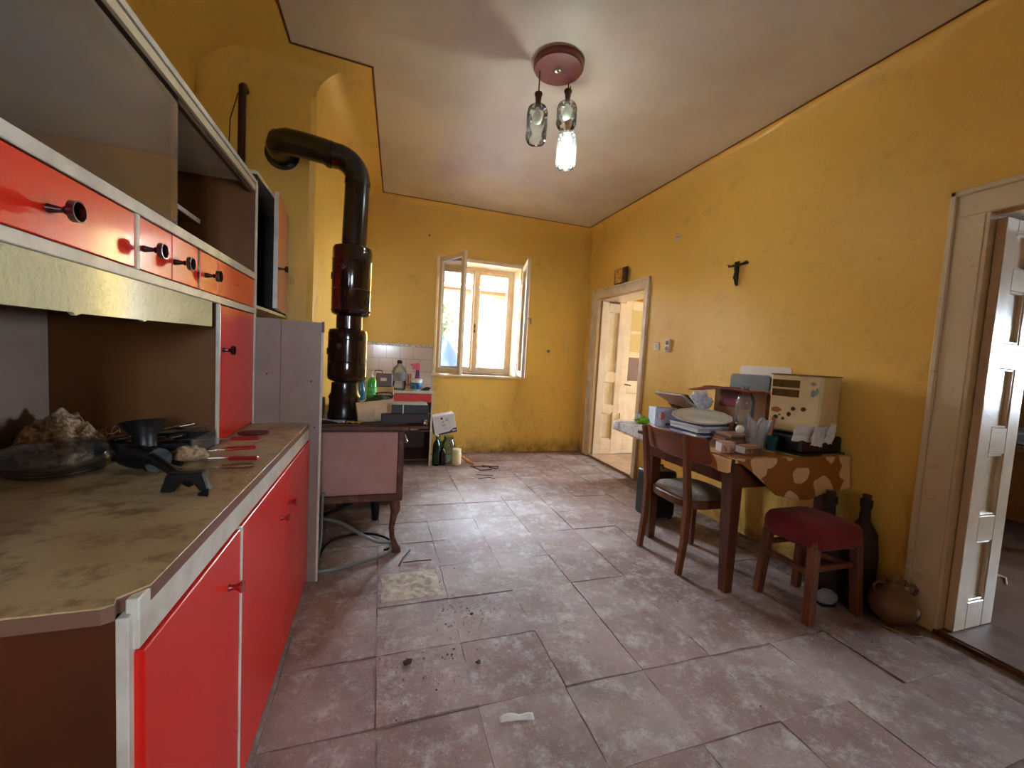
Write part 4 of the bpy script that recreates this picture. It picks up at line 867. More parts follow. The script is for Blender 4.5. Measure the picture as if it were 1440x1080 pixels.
# ---- corner of bottles under the window
def bottle(x, y, r, h, m, label, cat='bottle', neck=.32, fx=1, group=None, name='glass_bottle', cap=None):
    t = thing(name, (x, y, .0), label, cat, group)
    part('bottle', MB().lathe([(r*.85, 0), (r, .012), (r, h*(1-neck)-.02), (r*.8, h*(1-neck)+.02), (r*.34, h*(1-neck*.45)), (r*.32, h*.97), (r*.40, h*.975), (r*.40, h)], 22, (x, y, 0), fx=fx), m, t, smooth=50)
    if cap: part('cap', MB().lathe([(r*.42, h*.975), (r*.42, h+.008), (0, h+.009)], 14, (x, y, 0)), cap, t, smooth=40)
    return t
bottle(.628, 4.50, .044, .335, M_GREENG, 'green wine bottle standing right beside the cabinet under the window', cap=M_WHITE)
bottle(.665, 4.60, .044, .33, M_GREENG, 'green wine bottle standing behind the front green one')
bottle(.70, 4.50, .034, .20, M_BROWNG, 'small dark brown bottle in front of the clear demijohn')
t = thing('demijohn', (.775, 4.60, 0), 'wide clear greenish glass jar under the white carton', 'jar')
part('jar', MB().lathe([(.06, 0), (.080, .012), (.082, .20), (.070, .25), (.055, .27), (.055, .30), (.060, .31)], 28, (.775, 4.60, 0)), glass('pale_green_glass', (.62, .76, .62, 1), 1.6, .06), t, smooth=50)
t = thing('paint_jar', (.856, 4.49, 0), 'cream coloured screw-top jar standing on the floor beside the bottles', 'jar')
part('jar', MB().lathe([(.045, 0), (.052, .008), (.053, .13), (.045, .148)], 24, (.856, 4.49, 0)), mat('cream_jar', srgb(226, 206, 158), .35, col2=srgb(196, 170, 120), scale=14, amt=.5), t, smooth=50)
part('lid', MB().lathe([(.047, .148), (.048, .152), (.048, .182), (.0, .184)], 24, (.856, 4.49, 0)), mat('jar_lid', srgb(232, 216, 176), .4), t, smooth=40)
# white printed carton perched on the jars
cm_ = rotm((.725, 4.58, .352), 0, R(-11), R(2))
t = thing('printed_carton', (.725, 4.58, .34), 'tilted white cardboard carton with dark blue print on top of the bottles', 'box')
part('carton', MB().box(-.125, .125, -.07, .09, -.00, .215, cm_), mat('carton_white', srgb(222, 214, 208), .6), t, bevel=.003)
NAVY = mat('navy_print', srgb(36, 40, 84), .5); GREYI = mat('grey_print', srgb(132, 128, 140), .5)
part('print_band', MB().prism([(-.125, .0), (.125, .0), (.125, .050), (.09, .048), (.04, .020), (-.06, .016), (-.125, .008)], -.0715, -.0705, 'y', cm_), NAVY, t)
part('print_logo', MB().box(-.035, -.012, -.0715, -.0705, .168, .190, cm_), NAVY, t)
part('print_logo', MB().lathe([(.0085, 0), (.0135, 0), (.0135, .001), (.0085, .001), (.0085, 0)], 18, mtx=cm_ @ rotm((.032, -.0705, .155), R(90)), caps=False), NAVY, t)
part('print_plate', MB().box(.074, .115, -.0722, -.0716, .016, .034, cm_), M_WHITE, t)
for k, (a, b, z) in enumerate(((-.035, .0, .140), (-.032, .0, .130), (-.035, .012, .108), (-.035, .010, .098), (-.030, .008, .088), (-.02, -.008, .058), (.004, .016, .064), (.004, .016, .052))):
    part('print_line', MB().box(a, b, -.0715, -.0705, z, z+.005, cm_), GREYI, t)
for x in (-.065, .055): part('print_line', MB().box(x, x+.0015, -.0712, -.0705, .05, .20, cm_), GREYI, t)
# ---- sticks and litter on the floor
M_TWIG = mat('twig', srgb(70, 48, 36), .8)
single('wood_billet', MB().tube([(.93, 4.60, .075), (.98, 4.50, .045), (1.05, 4.40, .022)], [.016, .020, .016], 8), mat('pale_billet', srgb(206, 140, 88), .7, col2=srgb(160, 100, 60), scale=14, amt=.5), 'curved pale piece of firewood on the floor right of the cream jar', 'firewood', smooth=50)
tw = [([(.99, 4.36), (1.12, 4.34), (1.24, 4.33)], 'longest'), ([(1.02, 4.33), (1.07, 4.20), (1.20, 4.22)], 'bent'), ([(1.13, 4.38), (1.22, 4.33), (1.31, 4.32)], 'rightmost'), ([(1.19, 4.30), (1.26, 4.24), (1.29, 4.28)], 'hooked')]
for p, w_ in tw: single('twig', MB().tube([(x, y, .012) for x, y in p], .006, 6), M_TWIG, '%s dark twig in the litter under the window' % w_, 'twig', 'twigs under the window')
for p, w_ in (([(.99, 4.06), (1.16, 4.0)], 'straight thin twig on the floor in front of the window litter'), ([(.98, 3.92), (1.10, 3.95), (1.15, 3.90)], 'short dark twig nearest the camera in front of the window'), ([(.14, 2.35), (.17, 2.44), (.215, 2.53)], 'dark twig slanting beside the stove foot'), ([(.165, 2.38), (.25, 2.385), (.33, 2.38)], 'dark twig lying flat beside the stove foot')):
    single('twig', MB().tube([(x, y, .008) for x, y in p], .0035, 6), M_TWIG, w_, 'twig')
mb = MB(); rr = random.Random(21)
def crumb(mb, x, y, s):
    a = rr.uniform(0, 6); pts = [Vector((x+s*math.cos(a+k*1.57)*rr.uniform(.5, 1.2), y+s*math.sin(a+k*1.57)*rr.uniform(.5, 1.2), .0005)) for k in range(4)]
    n = len(mb.v); mb.add(pts+[Vector((x, y, .001+s*rr.uniform(.3, .8)))], [(0, 1, 4), (1, 2, 4), (2, 3, 4), (3, 0, 4), (3, 2, 1, 0)])
for k in range(340): crumb(mb, rr.uniform(-.25, 2.4), rr.uniform(.8, 4.9), rr.uniform(.002, .006))
for k in range(90): crumb(mb, rr.gauss(.22, .09), rr.gauss(1.56, .10), rr.uniform(.002, .009))
for k in range(120): crumb(mb, rr.gauss(.46, .09), rr.gauss(1.86, .10), rr.uniform(.002, .007))
for k in range(120): crumb(mb, rr.gauss(.20, .10), rr.gauss(2.16, .09), rr.uniform(.002, .006))
single('plaster_crumbs', mb, mat('crumbs', srgb(190, 172, 158), .9, col2=srgb(96, 72, 62), scale=9, lo=.5, hi=.6, amt=1), 'plaster crumbs and dirt scattered over the floor tiles', 'debris', kind='stuff')
for k, (x, y, s, lab) in enumerate(((.145, 1.585, .018, 'brown plaster lump on the floor, largest of the debris'), (.42, 1.52, .011, 'dark pebble on the floor near the pale tile'), (.46, 1.83, .009, 'small dark chip on the floor in front of the pale square'))):
    single('plaster_lump', MB().blob((x, y, s*.45), (s, s*.8, s*.6), 2, .5, 2, k, flat=.0005), M_TWIG, lab, 'debris', smooth=40)
single('peeled_flake', MB().grid(10, 4, lambda u, v: (.43+.12*u, 1.235+.022*v-.02*u*u, .002+.010*abs(math.sin(u*5))*v)), M_PAPER, 'curled pale flake lying on the floor in the foreground', 'debris', smooth=180, solid=.0008)

def patch(u, v):
    x = .045+.30*u; y = 2.02+.265*v; e = min(u, 1-u, v, 1-v)
    return (x+.008*noise.noise(Vector((v*4, 1, 2))), y+.008*noise.noise(Vector((u*4, 3, 2))), .0005+min(1, e*9)*(.006+.006*noise.noise(Vector((x*28, y*28, 0)))))
single('mortar_patch', MB().grid(36, 32, patch), mat('pale_mortar', srgb(206, 196, 176), .8, col2=srgb(160, 140, 122), scale=16, lo=.42, hi=.62, amt=.8, bump=.6), 'pale rough mortar square smeared on the floor in front of the stove leg', 'mortar', smooth=60)
# ---- hoses looping under the stove
def spline(pts, n=10):
    P = [Vector(p) for p in pts]; out = []
    for i in range(len(P)-1):
        a, b, c, d = P[max(i-1, 0)], P[i], P[i+1], P[min(i+2, len(P)-1)]
        for k in range(n):
            u = k/n; out.append(.5*((2*b)+(-a+c)*u+(2*a-5*b+4*c-d)*u*u+(-a+3*b-3*c+d)*u**3))
    return out+[P[-1]]
M_HOSE = mat('grey_hose', srgb(124, 124, 120), .4, coat=.2)
single('hose', MB().tube(spline([(-.30, 2.36, .014), (-.18, 2.38, .014), (-.02, 2.44, .014), (.08, 2.50, .014), (.105, 2.60, .03), (.03, 2.585, .05), (-.06, 2.60, .09), (-.20, 2.68, .15), (-.32, 2.72, .17), (-.42, 2.62, .2), (-.44, 2.50, .12), (-.36, 2.42, .05), (-.33, 2.55, .014)]), .0105, 10), M_HOSE, 'grey rubber hose coiled on the floor under the stove', 'hose', smooth=60)
single('cable', MB().tube(spline([(-.32, 2.46, .006), (-.27, 2.62, .05), (-.16, 2.78, .02), (-.02, 2.80, .012), (.09, 2.70, .010), (.10, 2.585, .010), (.06, 2.56, .008)]), .0075, 8), M_BLACK, 'black cable looping on the floor under the stove', 'cable', smooth=60)
single('gas_tube', MB().tube(spline([(-.285, 2.47, .42), (-.29, 2.475, .30), (-.29, 2.47, .16), (-.30, 2.44, .06), (-.305, 2.40, .012)]), .008, 8), M_HOSE, 'upright grey tube hanging beside the end board at the stove', 'hose', smooth=60)
single('flex_pipe', MB().tube(spline([(-.12, 3.0, .345), (-.12, 3.0, .25), (-.16, 2.98, .17), (-.30, 3.0, .10), (-.40, 3.02, .06)]), .012, 8), M_BLACK, 'black flexible pipe bending down under the stove', 'hose', smooth=60)

# ---- table against the right wall
TZ = .775
t = thing('kitchen_table', (2.24, 2.1, 0), 'dark brown wooden table against the right wall, heaped with clutter', 'table')
part('table_top', MB().box(1.80, 2.685, 1.65, 2.50, TZ-.022, TZ), M_WOOD, t, bevel=.004)
def rrect(x0, x1, y0, y1, r, n=5):
    out = []
    for cx, cy, a0 in ((x1-r, y1-r, 0), (x0+r, y1-r, 90), (x0+r, y0+r, 180), (x1-r, y0+r, 270)):
        out += [(cx+r*math.cos(R(a0+90*k/n)), cy+r*math.sin(R(a0+90*k/n))) for k in range(n+1)]
    return out
part('pull_out_leaf', MB().prism(rrect(1.86, 2.64, 2.505, 2.93, .07), TZ-.045, TZ-.024), mat('leaf_wood', srgb(186, 104, 48), .35, col2=srgb(150, 80, 36), scale=4, amt=.5), t, bevel=.003)
part('leaf_riser', MB().box(1.90, 2.60, 2.502, 2.90, TZ-.0238, TZ-.001), MATS['leaf_wood'], t)
part('apron', MB().box(1.865, 1.885, 1.75, 2.42, .61, TZ-.023), M_WOOD, t)
part('apron', MB().box(1.90, 2.62, 1.70, 1.72, .60, TZ-.023), M_WOOD, t)
part('apron', MB().box(1.90, 2.62, 2.42, 2.44, .61, TZ-.023), M_WOOD, t)
def tleg(x, y, bx, by):
    mb = MB(); a, b = .040, .026
    vs = [(x+s*a, y+q*a, TZ-.023) for s, q in ((-1, -1), (1, -1), (1, 1), (-1, 1))]+[(bx+s*b, by+q*b, 0) for s, q in ((-1, -1), (1, -1), (1, 1), (-1, 1))]
    return mb.add(vs, [(0, 1, 2, 3), (7, 6, 5, 4)]+[(i, 4+i, 4+(i+1) % 4, (i+1) % 4) for i in range(4)])
for x, y, bx, by in ((1.868, 1.712, 1.897, 1.718), (1.90, 2.43, 1.918, 2.425), (2.62, 1.712, 2.60, 1.73), (2.62, 2.43, 2.60, 2.41)):
    part('leg', tleg(x, y, bx, by), M_WOOD, t, bevel=.003)
# tablecloth
def cloth_mat():
    m = bpy.data.materials.new('floral_oilcloth'); m.use_nodes = True; nt = m.node_tree; N = nt.nodes; L = nt.links; b = N['Principled BSDF']
    tc = N.new('ShaderNodeTexCoord'); ns = N.new('ShaderNodeTexNoise'); ns.inputs['Scale'].default_value = 5; L.new(tc.outputs['Object'], ns.inputs[0])
    mx = N.new('ShaderNodeVectorMath'); mx.operation = 'MULTIPLY_ADD'; mx.inputs[1].default_value = (.16, .16, .16); L.new(ns.outputs[1], mx.inputs[0]); L.new(tc.outputs['Object'], mx.inputs[2])
    v = N.new('ShaderNodeTexVoronoi'); v.inputs['Scale'].default_value = 6.2; L.new(mx.outputs[0], v.inputs['Vector'])
    r = N.new('ShaderNodeValToRGB'); e = r.color_ramp.elements; e[0].position = .46; e[0].color = srgb(222, 180, 130); e[1].position = .48; e[1].color = srgb(150, 88, 34)
    L.new(v.outputs['Distance'], r.inputs[0])
    v2 = N.new('ShaderNodeTexVoronoi'); v2.feature = 'DISTANCE_TO_EDGE'; v2.inputs['Scale'].default_value = 6.2; L.new(mx.outputs[0], v2.inputs['Vector'])
    L.new(r.outputs[0], b.inputs['Base Color']); b.inputs['Roughness'].default_value = .4
    return m
M_CLOTH = cloth_mat()
def drop(x):   # lower hem of the hanging part
    if x < 1.84: return .02
    if x < 2.12: return .02+.19*(x-1.84)/.28
    return .21+.03*math.sin((x-2.12)*7)
def cl_(u, v):
    x = 1.805+(2.69-1.805)*u
    if v < .5: y = 2.38+(1.648-2.38)*(v/.5); z = TZ+.002+.0015*abs(noise.noise(Vector((x*9, y*9, 0))))
    else:
        w = (v-.5)/.5; z = TZ+.002-drop(x)*w; y = 1.642-.012*math.sin(x*17)*w-.006*w
    return (x, y, z)
single('tablecloth', MB().grid(60, 40, cl_), M_CLOTH, 'brown and cream floral oilcloth hanging over the near edge of the table', 'tablecloth', smooth=60, solid=.002)
single('cloth_corner', MB().grid(12, 8, lambda u, v: (1.797-.004*math.sin(u*9), 1.66+.21*u, TZ-.001-(.085-.02*abs(u-.4))*v*(1 if u > .02 else .9))), MATS['floral_oilcloth'] if 'floral_oilcloth' in MATS else M_CLOTH, 'loose cream corner of oilcloth hanging over the left table edge beside the chair', 'tablecloth', smooth=60, solid=.002)

# ---- dining chair
t = thing('dining_chair', (1.93, 2.11, 0), 'dark brown wooden chair with curved veneer backrest pushed up to the table', 'chair')
def bar(a, b, w0, d0, w1=None, d1=None):
    w1 = w1 or w0; d1 = d1 or d0; mb = MB(); a = Vector(a); b = Vector(b)
    vs = [(p.x+s*w/2, p.y+q*d/2, p.z) for p, w, d in ((a, w0, d0), (b, w1, d1)) for s, q in ((-1, -1), (1, -1), (1, 1), (-1, 1))]
    return mb.add(vs, [(3, 2, 1, 0), (4, 5, 6, 7)]+[(i, (i+1) % 4, 4+(i+1) % 4, 4+i) for i in range(4)])
def chain(pts, ws, ds):
    mb = MB(); vs = []
    for p, w, d in zip(pts, ws, ds): vs += [(p[0]+s*w/2, p[1]+q*d/2, p[2]) for s, q in ((-1, -1), (1, -1), (1, 1), (-1, 1))]
    n = len(pts); fs = [(3, 2, 1, 0), tuple(range(4*(n-1), 4*n))]
    for k in range(n-1): fs += [(4*k+i, 4*k+(i+1) % 4, 4*k+4+(i+1) % 4, 4*k+4+i) for i in range(4)]
    return mb.add(vs, fs)
for y, yt in ((1.925, 1.93), (2.31, 2.315)):
    part('rear_leg', chain([(1.750, y, 0), (1.775, y, .22), (1.782, yt, .44), (1.755, yt, .65), (1.722, yt, .845)], [.034, .040, .044, .036, .026], [.034, .036, .038, .036, .034]), M_WOODL, t, bevel=.004)
for y in (1.97, 2.262):
    part('front_leg', bar((2.145, y, 0), (2.135, y, .415), .032, .032, .044, .044), M_WOODL, t, bevel=.004)
def seat_out(off, z0, z1):
    pts = []
    for k in range(40):
        a = 2*PI*k/40; cx, sx = math.cos(a), math.sin(a); e = .55
        pts.append((1.975+(.205+off)*math.copysign(abs(cx)**e, cx), 2.118+(.212+off)*(1+.04*cx)*math.copysign(abs(sx)**e, sx)))
    return MB().prism(pts, z0, z1)
part('seat_frame', seat_out(0, .395, .445), M_WOODL, t, bevel=.006, smooth=35)
mb = MB(); prof = [(1.0, .446), (1.0, .456), (.96, .468), (.82, .478), (.55, .485), (0, .488)]
for r, z in prof:
    for k in range(40):
        a = 2*PI*k/40; cx, sx = math.cos(a), math.sin(a); e = .55+.45*(1-r)
        mb.v.append((1.982+.185*r*math.copysign(abs(cx)**e, cx), 2.118+.198*r*math.copysign(abs(sx)**e, sx), z))
for j in range(5): mb.f += [(j*40+k, j*40+(k+1) % 40, (j+1)*40+(k+1) % 40, (j+1)*40+k) for k in range(40)]
part('seat_cushion', mb, M_SEAT, t, smooth=60, label='beige padded seat')
def back(u, v):
    y = 1.795+.555*u; w = (u-.5)*2; x = 1.745+.060*w*w; z = .700+.155*v; x -= .038*v
    e = abs(w); cut = max(0, e-.86)/.14; zc2 = .7775+(z-.7775)*(1-.22*cut*cut); return (x, y, zc2)
part('backrest', MB().grid(28, 8, back), M_VENEER, t, smooth=50, solid=.011, bevel=.002, label='curved reddish veneer backrest')
# ---- stool
t = thing('stool', (2.25, 1.52, 0), 'wooden stool with a dark red upholstered seat in front of the table', 'stool')
for x, y, tx, ty in ((2.075, 1.375, 2.10, 1.40), (2.098, 1.680, 2.115, 1.655), (2.375, 1.664, 2.36, 1.645), (2.430, 1.378, 2.405, 1.40)):
    part('leg', bar((x, y, 0), (tx, ty, .42), .042, .042, .044, .044), M_WOODL, t, bevel=.004)
for a, b, z in (((2.095, 1.40), (2.400, 1.40), .255), ((2.10, 1.66), (2.365, 1.655), .285), ((2.092, 1.40), (2.106, 1.66), .235), ((2.41, 1.40), (2.368, 1.65), .235)):
    d = Vector((b[0]-a[0], b[1]-a[1], 0)); n_ = Vector((-d.y, d.x, 0)).normalized()*.009
    part('stretcher', MB().prism([(a[0]-n_.x, a[1]-n_.y), (b[0]-n_.x, b[1]-n_.y), (b[0]+n_.x, b[1]+n_.y), (a[0]+n_.x, a[1]+n_.y)], z, z+.028), M_WOODL, t, bevel=.002)
mb = MB(); n = 44
prof = [(.93, .375), (1.0, .385), (1.015, .42), (1.0, .455), (.93, .478), (.75, .490), (.4, .496), (0, .497)]
for j, (r, z) in enumerate(prof):
    for k in range(n):
        a = 2*PI*k/n; cx, sx = math.cos(a), math.sin(a); e = .38+.6*max(0, .9-r)
        zz = z-(.015*noise.noise(Vector((cx*3, sx*3, 1))) if j == 0 else 0)
        mb.v.append((2.252+.185*r*math.copysign(abs(cx)**e, cx), 1.525+.165*r*math.copysign(abs(sx)**e, sx), zz))
for j in range(len(prof)-1): mb.f += [(j*n+k, j*n+(k+1) % n, (j+1)*n+(k+1) % n, (j+1)*n+k) for k in range(n)]
mb.f.append(tuple(range(n)))
part('seat', mb, M_VELVET, t, smooth=60, label='dark red velvet covered seat')

# ---- clutter on the table
TT = TZ+.0045
NEWS = mat('newsprint', srgb(216, 208, 204), .7, col2=srgb(120, 116, 122), scale=60, lo=.52, hi=.6, amt=.7, stretch=(1, 3, 1), col3=srgb(150, 80, 80), scale3=7)
def news(u, v):
    y = 2.48+.43*v; x0 = 1.90; w = .30*u
    x = x0-.045+w; z = TZ+.001+.001*math.sin(v*20)
    if w < .05: k = (.05-w)/.05; x = 1.853-.004*k; z = TZ-.002-.085*k*(1-.25*v)-.0
    return (x, y, z)
single('newspaper', MB().grid(24, 18, news), NEWS, 'newspaper sheet spread over the far end of the table, hanging over its edge', 'newspaper', smooth=60, solid=.0012)
t = thing('plastic_bag', (2.10, 2.80, TZ+.003), 'crumpled lime green plastic bag on the newspaper', 'bag')
part('bag', MB().blob((2.09, 2.78, TZ+.020), (.095, .075, .030), 4, .5, 3, 2, flat=TZ+.003), mat('lime_plastic', srgb(140, 196, 34), .25, coat=.4, col2=srgb(70, 130, 24), scale=14, amt=.7), t, smooth=60)
part('scrap', MB().blob((2.03, 2.83, TZ+.045), (.022, .02, .03), 3, .5, 3, 5), M_PAPER, t, smooth=60)
# white box with a red ring print
t = thing('white_box', (2.11, 2.66, TT), 'small white box with a red ring logo at the far end of the table', 'box')
wm = rotm((2.115, 2.66, TT), 0, 0, R(-14))
part('box', MB().box(-.065, .10, -.055, .075, 0, .145, wm), mat('box_bluewhite', srgb(206, 214, 228), .5), t, bevel=.002)
part('open_flap', MB().prism([(-.065, -.055), (.10, -.055), (.13, .02), (-.03, .02)], .147, .149, 'z', wm @ rotm((0, 0, 0), 0, R(2))), M_CARD, t)
part('print_ring', MB().lathe([(.027, 0), (.031, 0), (.031, .001), (.027, .001), (.027, 0)], 24, mtx=wm @ rotm((-.018, -.0555, .085), R(90)), caps=False), mat('ring_red', srgb(206, 70, 66), .5), t)
part('print_bar', MB().box(-.02, .0, -.0565, -.0555, .06, .11, wm), mat('ring_orange', srgb(214, 120, 84), .5), t)
part('print_band', MB().box(.02, .095, -.0562, -.0555, .01, .03, wm), mat('print_blue', srgb(70, 96, 170), .5), t)
# opened books / folders leaning
t = thing('open_folder', (2.24, 2.66, TT+.14), 'splayed beige folder of papers sticking up behind the white box', 'folder')
for k, (a, off, m) in enumerate(((R(24), 0, mat('folder_beige', srgb(196, 172, 148), .6)), (R(27), .012, M_PAPER), (R(31), .026, MATS['folder_beige']), (R(36), .030, mat('folder_dark', srgb(90, 70, 58), .6)))):
    fm = rotm((2.375-.01*k, 2.60+off, TT+.125), 0, a, R(6+3*k))
    part('cover' if m is not M_PAPER else 'sheets', MB().box(-.33+.03*k, 0, -.12, .13, 0, .003 if m is not M_PAPER else .006, fm), m, t)
# stack of magazines under the platter
mg = [srgb(110, 130, 190), srgb(226, 226, 232), srgb(60, 70, 110), srgb(214, 216, 222), srgb(190, 200, 220), srgb(236, 234, 230), srgb(80, 90, 130)]
for k in range(7):
    mt_ = rotm((2.13, 2.27, TT+.0145*k), 0, 0, R(random.Random(k).uniform(-9, 9)))
    single('magazine', MB().box(-.12, .12, -.15, .15, 0, .0140, mt_), mat('mag%d' % k, mg[k], .45),
           ['light blue magazine, lowest', 'white magazine, second', 'navy blue magazine, third', 'pale grey magazine, fourth', 'pale blue magazine, fifth', 'cream magazine, sixth', 'slate blue magazine, topmost'][k]+' from the bottom of the stack under the oval platter' if k < 6 else 'slate blue magazine topmost of the stack under the oval platter', 'magazine', 'magazines under the platter', bevel=.002)
# oval platter
t = thing('oval_platter', (2.13, 2.25, TT+.104), 'white oval china platter with a scalloped rim on the magazine stack', 'platter')
pm = Matrix.Translation((2.13, 2.25, TT+.122)) @ Matrix.Rotation(R(14), 4, Vector((.73, -.68, 0))) @ Matrix.Rotation(R(-43), 4, 'Z')
part('platter', MB().lathe([(0, -.004), (.58, -.003), (.64, .001), (.70, .010), (.74, .013), (1.0, .020), (.985, .016), (.72, .008), (.60, -.008), (0, -.010)], 72,
     mtx=pm @ Matrix.Diagonal((.190, .150, 1, 1)), rmod=lambda a, z, k: 1+(.028*abs(math.sin(a*6)) if z > .0155 else 0)), mat('white_china', srgb(228, 226, 216), .12, coat=.5), t, smooth=50)
part('rim_line', MB().tube([pm @ Vector((.176*math.cos(a), .139*math.sin(a),   .0185)) for a in [2*PI*k/60 for k in range(61)]], .0012, 5), mat('gold_line', srgb(160, 140, 90), .3, .6), t)
# crumpled carrier bag
single('plastic_bag', MB().blob((2.36, 2.52, TT+.20), (.085, .07, .085), 5, .35, 3.2, 3), mat('white_bag', srgb(244, 245, 250), .3, coat=.3, bump=.9, bscale=50), 'white crumpled plastic bag behind the platter, leaning on the carton', 'bag', smooth=60)
single('cardboard_box', MB().box(2.28, 2.46, 2.42, 2.60, TT, TT+.115), M_CARD, 'low cardboard box under the white plastic bag', 'box', bevel=.003)
# open carton, maroon inside
t = thing('open_carton', (2.52, 2.25, TT), 'open brown cardboard carton with maroon flaps in the middle of the table', 'box')
CX0, CX1, CY0, CY1, CH = 2.40, 2.645, 1.99, 2.42, TT+.335
part('walls', MB().box(CX0, CX0+.006, CY0, CY1, TT, CH).box(CX1-.006, CX1, CY0, CY1, TT, CH).box(CX0+.006, CX1-.006, CY0, CY0+.006, TT, CH).box(CX0+.006, CX1-.006, CY1-.006, CY1, TT, CH).box(CX0+.006, CX1-.006, CY0+.006, CY1-.006, TT, TT+.006), M_CARD, t)
part('print_panel', MB().box(CX0-.0012, CX0, 2.10, 2.37, CH-.13, CH-.01), mat('maroon_print', srgb(110, 24, 36), .5), t, label='maroon print on the carton side')
part('print_block', MB().box(CX0-.002, CX0-.0012, 2.17, 2.33, CH-.118, CH-.07), mat('magenta_print', srgb(150, 34, 84), .5), t)
part('flap', MB().grid(8, 3, lambda u, v: (CX0-.17*v-.01*math.sin(u*7)*v, CY0+.01+(CY1-CY0+.08)*u, CH+.004-.015*v+.02*math.sin(u*5)*v)), M_REDCARD, t, solid=.003, smooth=60)
part('flap', MB().grid(6, 3, lambda u, v: (CX0+.24*u, CY0-.045*v, CH+.002-.03*v+.01*math.sin(u*6)*v)), M_REDCARD, t, solid=.003, smooth=60)
part('flap', MB().grid(6, 3, lambda u, v: (CX0+.24*u, CY1+.12*v, CH+.002+.005*math.sin(u*6)*v)), M_REDCARD, t, solid=.003, smooth=60)
# boards leaning on the wall
for (x, y0, y1, z0, z1, m, lab) in ((2.655, 2.19, 2.535, TT, TT+.445, mat('slate_grey', srgb(104, 108, 112), .5, col2=srgb(84, 88, 92), scale=6, amt=.5), 'dark grey rounded tray leaning on the wall behind the carton'), (2.672, 2.05, 2.47, TT, TT+.51, mat('board_white', srgb(226, 216, 206), .5), 'large white sheet of board leaning on the wall behind the grey tray')):
    single('leaning_tray' if 'tray' in lab else 'white_board', MB().prism(rrect(y0, y1, z0, z1, .025 if 'tray' in lab else .006), x, x+.010, 'x'), m, lab, 'tray' if 'tray' in lab else 'board', bevel=.002)
single('white_board', MB().prism(rrect(2.09, 2.46, TT, TT+.495, .006), 2.6835, 2.690, 'x'), M_PAPER, 'second white sheet behind the leaning board', 'board')
# clear plastic bottle
t = thing('plastic_bottle', (2.30, 2.06, TT), 'empty clear ribbed plastic bottle in front of the carton', 'bottle')
part('bottle', MB().lathe([(.045, 0), (.055, .01), (.056, .06), (.052, .068), (.056, .076), (.056, .12), (.052, .128), (.056, .136), (.056, .19), (.052, .198), (.056, .206), (.056, .27), (.045, .305), (.022, .345), (.015, .352), (.015, .37)], 28, (2.30, 2.06, TT)), M_BOTTLE, t, smooth=40)
# tulip vase
t = thing('tulip_bowl', (2.16, 1.84, TT), 'pressed glass bowl with tulip petals beside the teal glass', 'bowl')
part('base', MB().lathe([(.035, 0), (.048, .006), (.052, .03), (.056, .075), (.050, .075), (.044, .02), (0, .015)], 28, (2.16, 1.84, TT)), M_TULIP, t, smooth=50)
for k in range(6):
    a0 = k*PI/3+.3
    def pet(u, v, a0=a0):
        w = (u-.5)*2; wid = .034*math.sin(PI*(.20+v*.66))**.6; r = .052+.030*v-.016*w*w
        tx, ty = -math.sin(a0), math.cos(a0)
        return (2.16+r*math.cos(a0)+tx*w*wid, 1.84+r*math.sin(a0)+ty*w*wid, TT+.070+.125*v-.018*w*w*v)
    part('petal', MB().grid(8, 12, pet), M_TULIP, t, smooth=80, solid=.003)
single('white_ball', MB().blob((2.085, 1.885, TT+.115), (.026, .026, .026), 3, 0), mat('ball_white', srgb(226, 222, 210), .25), 'white ceramic bulb on the brown card stack beside the glass bowl', 'ball', smooth=80)
single('teal_glass', MB().lathe([(.024, 0), (.028, .004), (.033, .085), (.031, .085), (.025, .008), (0, .007)], 24, (2.262, 1.815, TT)), glass('teal', (.12, .42, .48, 1), 1.5, .25), 'small teal drinking glass on the near side of the tulip bowl', 'glass', smooth=40)
single('amber_rod', MB().lathe([(.012, 0), (.012, .18), (.006, .20), (.0, .20)], 12, mtx=rotm((2.285, 1.86, TT), 0, R(8))), mat('amber_stick', srgb(170, 96, 50), .4), 'slim amber rod standing behind the teal glass', 'rod', smooth=50)
# stack of brown cards under the ball
for k in range(6):
    mt_ = rotm((2.14, 1.965, TT+.013*k), 0, 0, R(random.Random(k+40).uniform(-16, 16)))
    single('card_pack', MB().box(-.13+.008*k, .11-.006*k, -.07, .07, 0, .0125, mt_), mat('cardp%d' % (k % 3), [srgb(126, 86, 64), srgb(96, 60, 44), srgb(158, 116, 88)][k % 3], .6),
           '%s brown card folder in the pile between the platter and the glass bowl' % ['lowest', 'second lowest', 'third lowest', 'third highest', 'second highest', 'topmost'][k], 'folder', 'brown card folders', bevel=.001)
# two small boxes at the near edge
for (x0, x1, y0, y1, h, rz, m, lab) in ((-.052, .03, -.03, .03, .060, R(-10), mat('soap_a', srgb(200, 160, 136), .5, col2=srgb(120, 60, 50), scale=26, lo=.5, hi=.56, amt=.8), 'small patterned soap box with white end, left of the pair at the table edge'), (-.06, .075, -.035, .035, .048, R(5), mat('soap_b', srgb(150, 104, 74), .5, col2=srgb(84, 50, 36), scale=26, lo=.5, hi=.56, amt=.8), 'longer brown patterned box, right of the pair at the table edge')):
    c = (1.905, 1.80, TT) if 'left' in lab else (2.015, 1.76, TT)
    t = thing('small_box', c, lab, 'box', 'small boxes at the table edge', rz)
    part('body', MB().box(x0, x1, y0, y1, 0, h), m, t, world=False, bevel=.003)
    part('end_label', MB().box(x0-.001, x0+.0 if 'left' in lab else x0+.0, y0+.005, y1-.005, .006, h-.006), M_PAPER, t, world=False)
    part('lid_edge', MB().box(x0-.0015, x1+.0015, y0-.0015, y1+.0015, h-.010, h-.0085), M_PAPER, t, world=False)
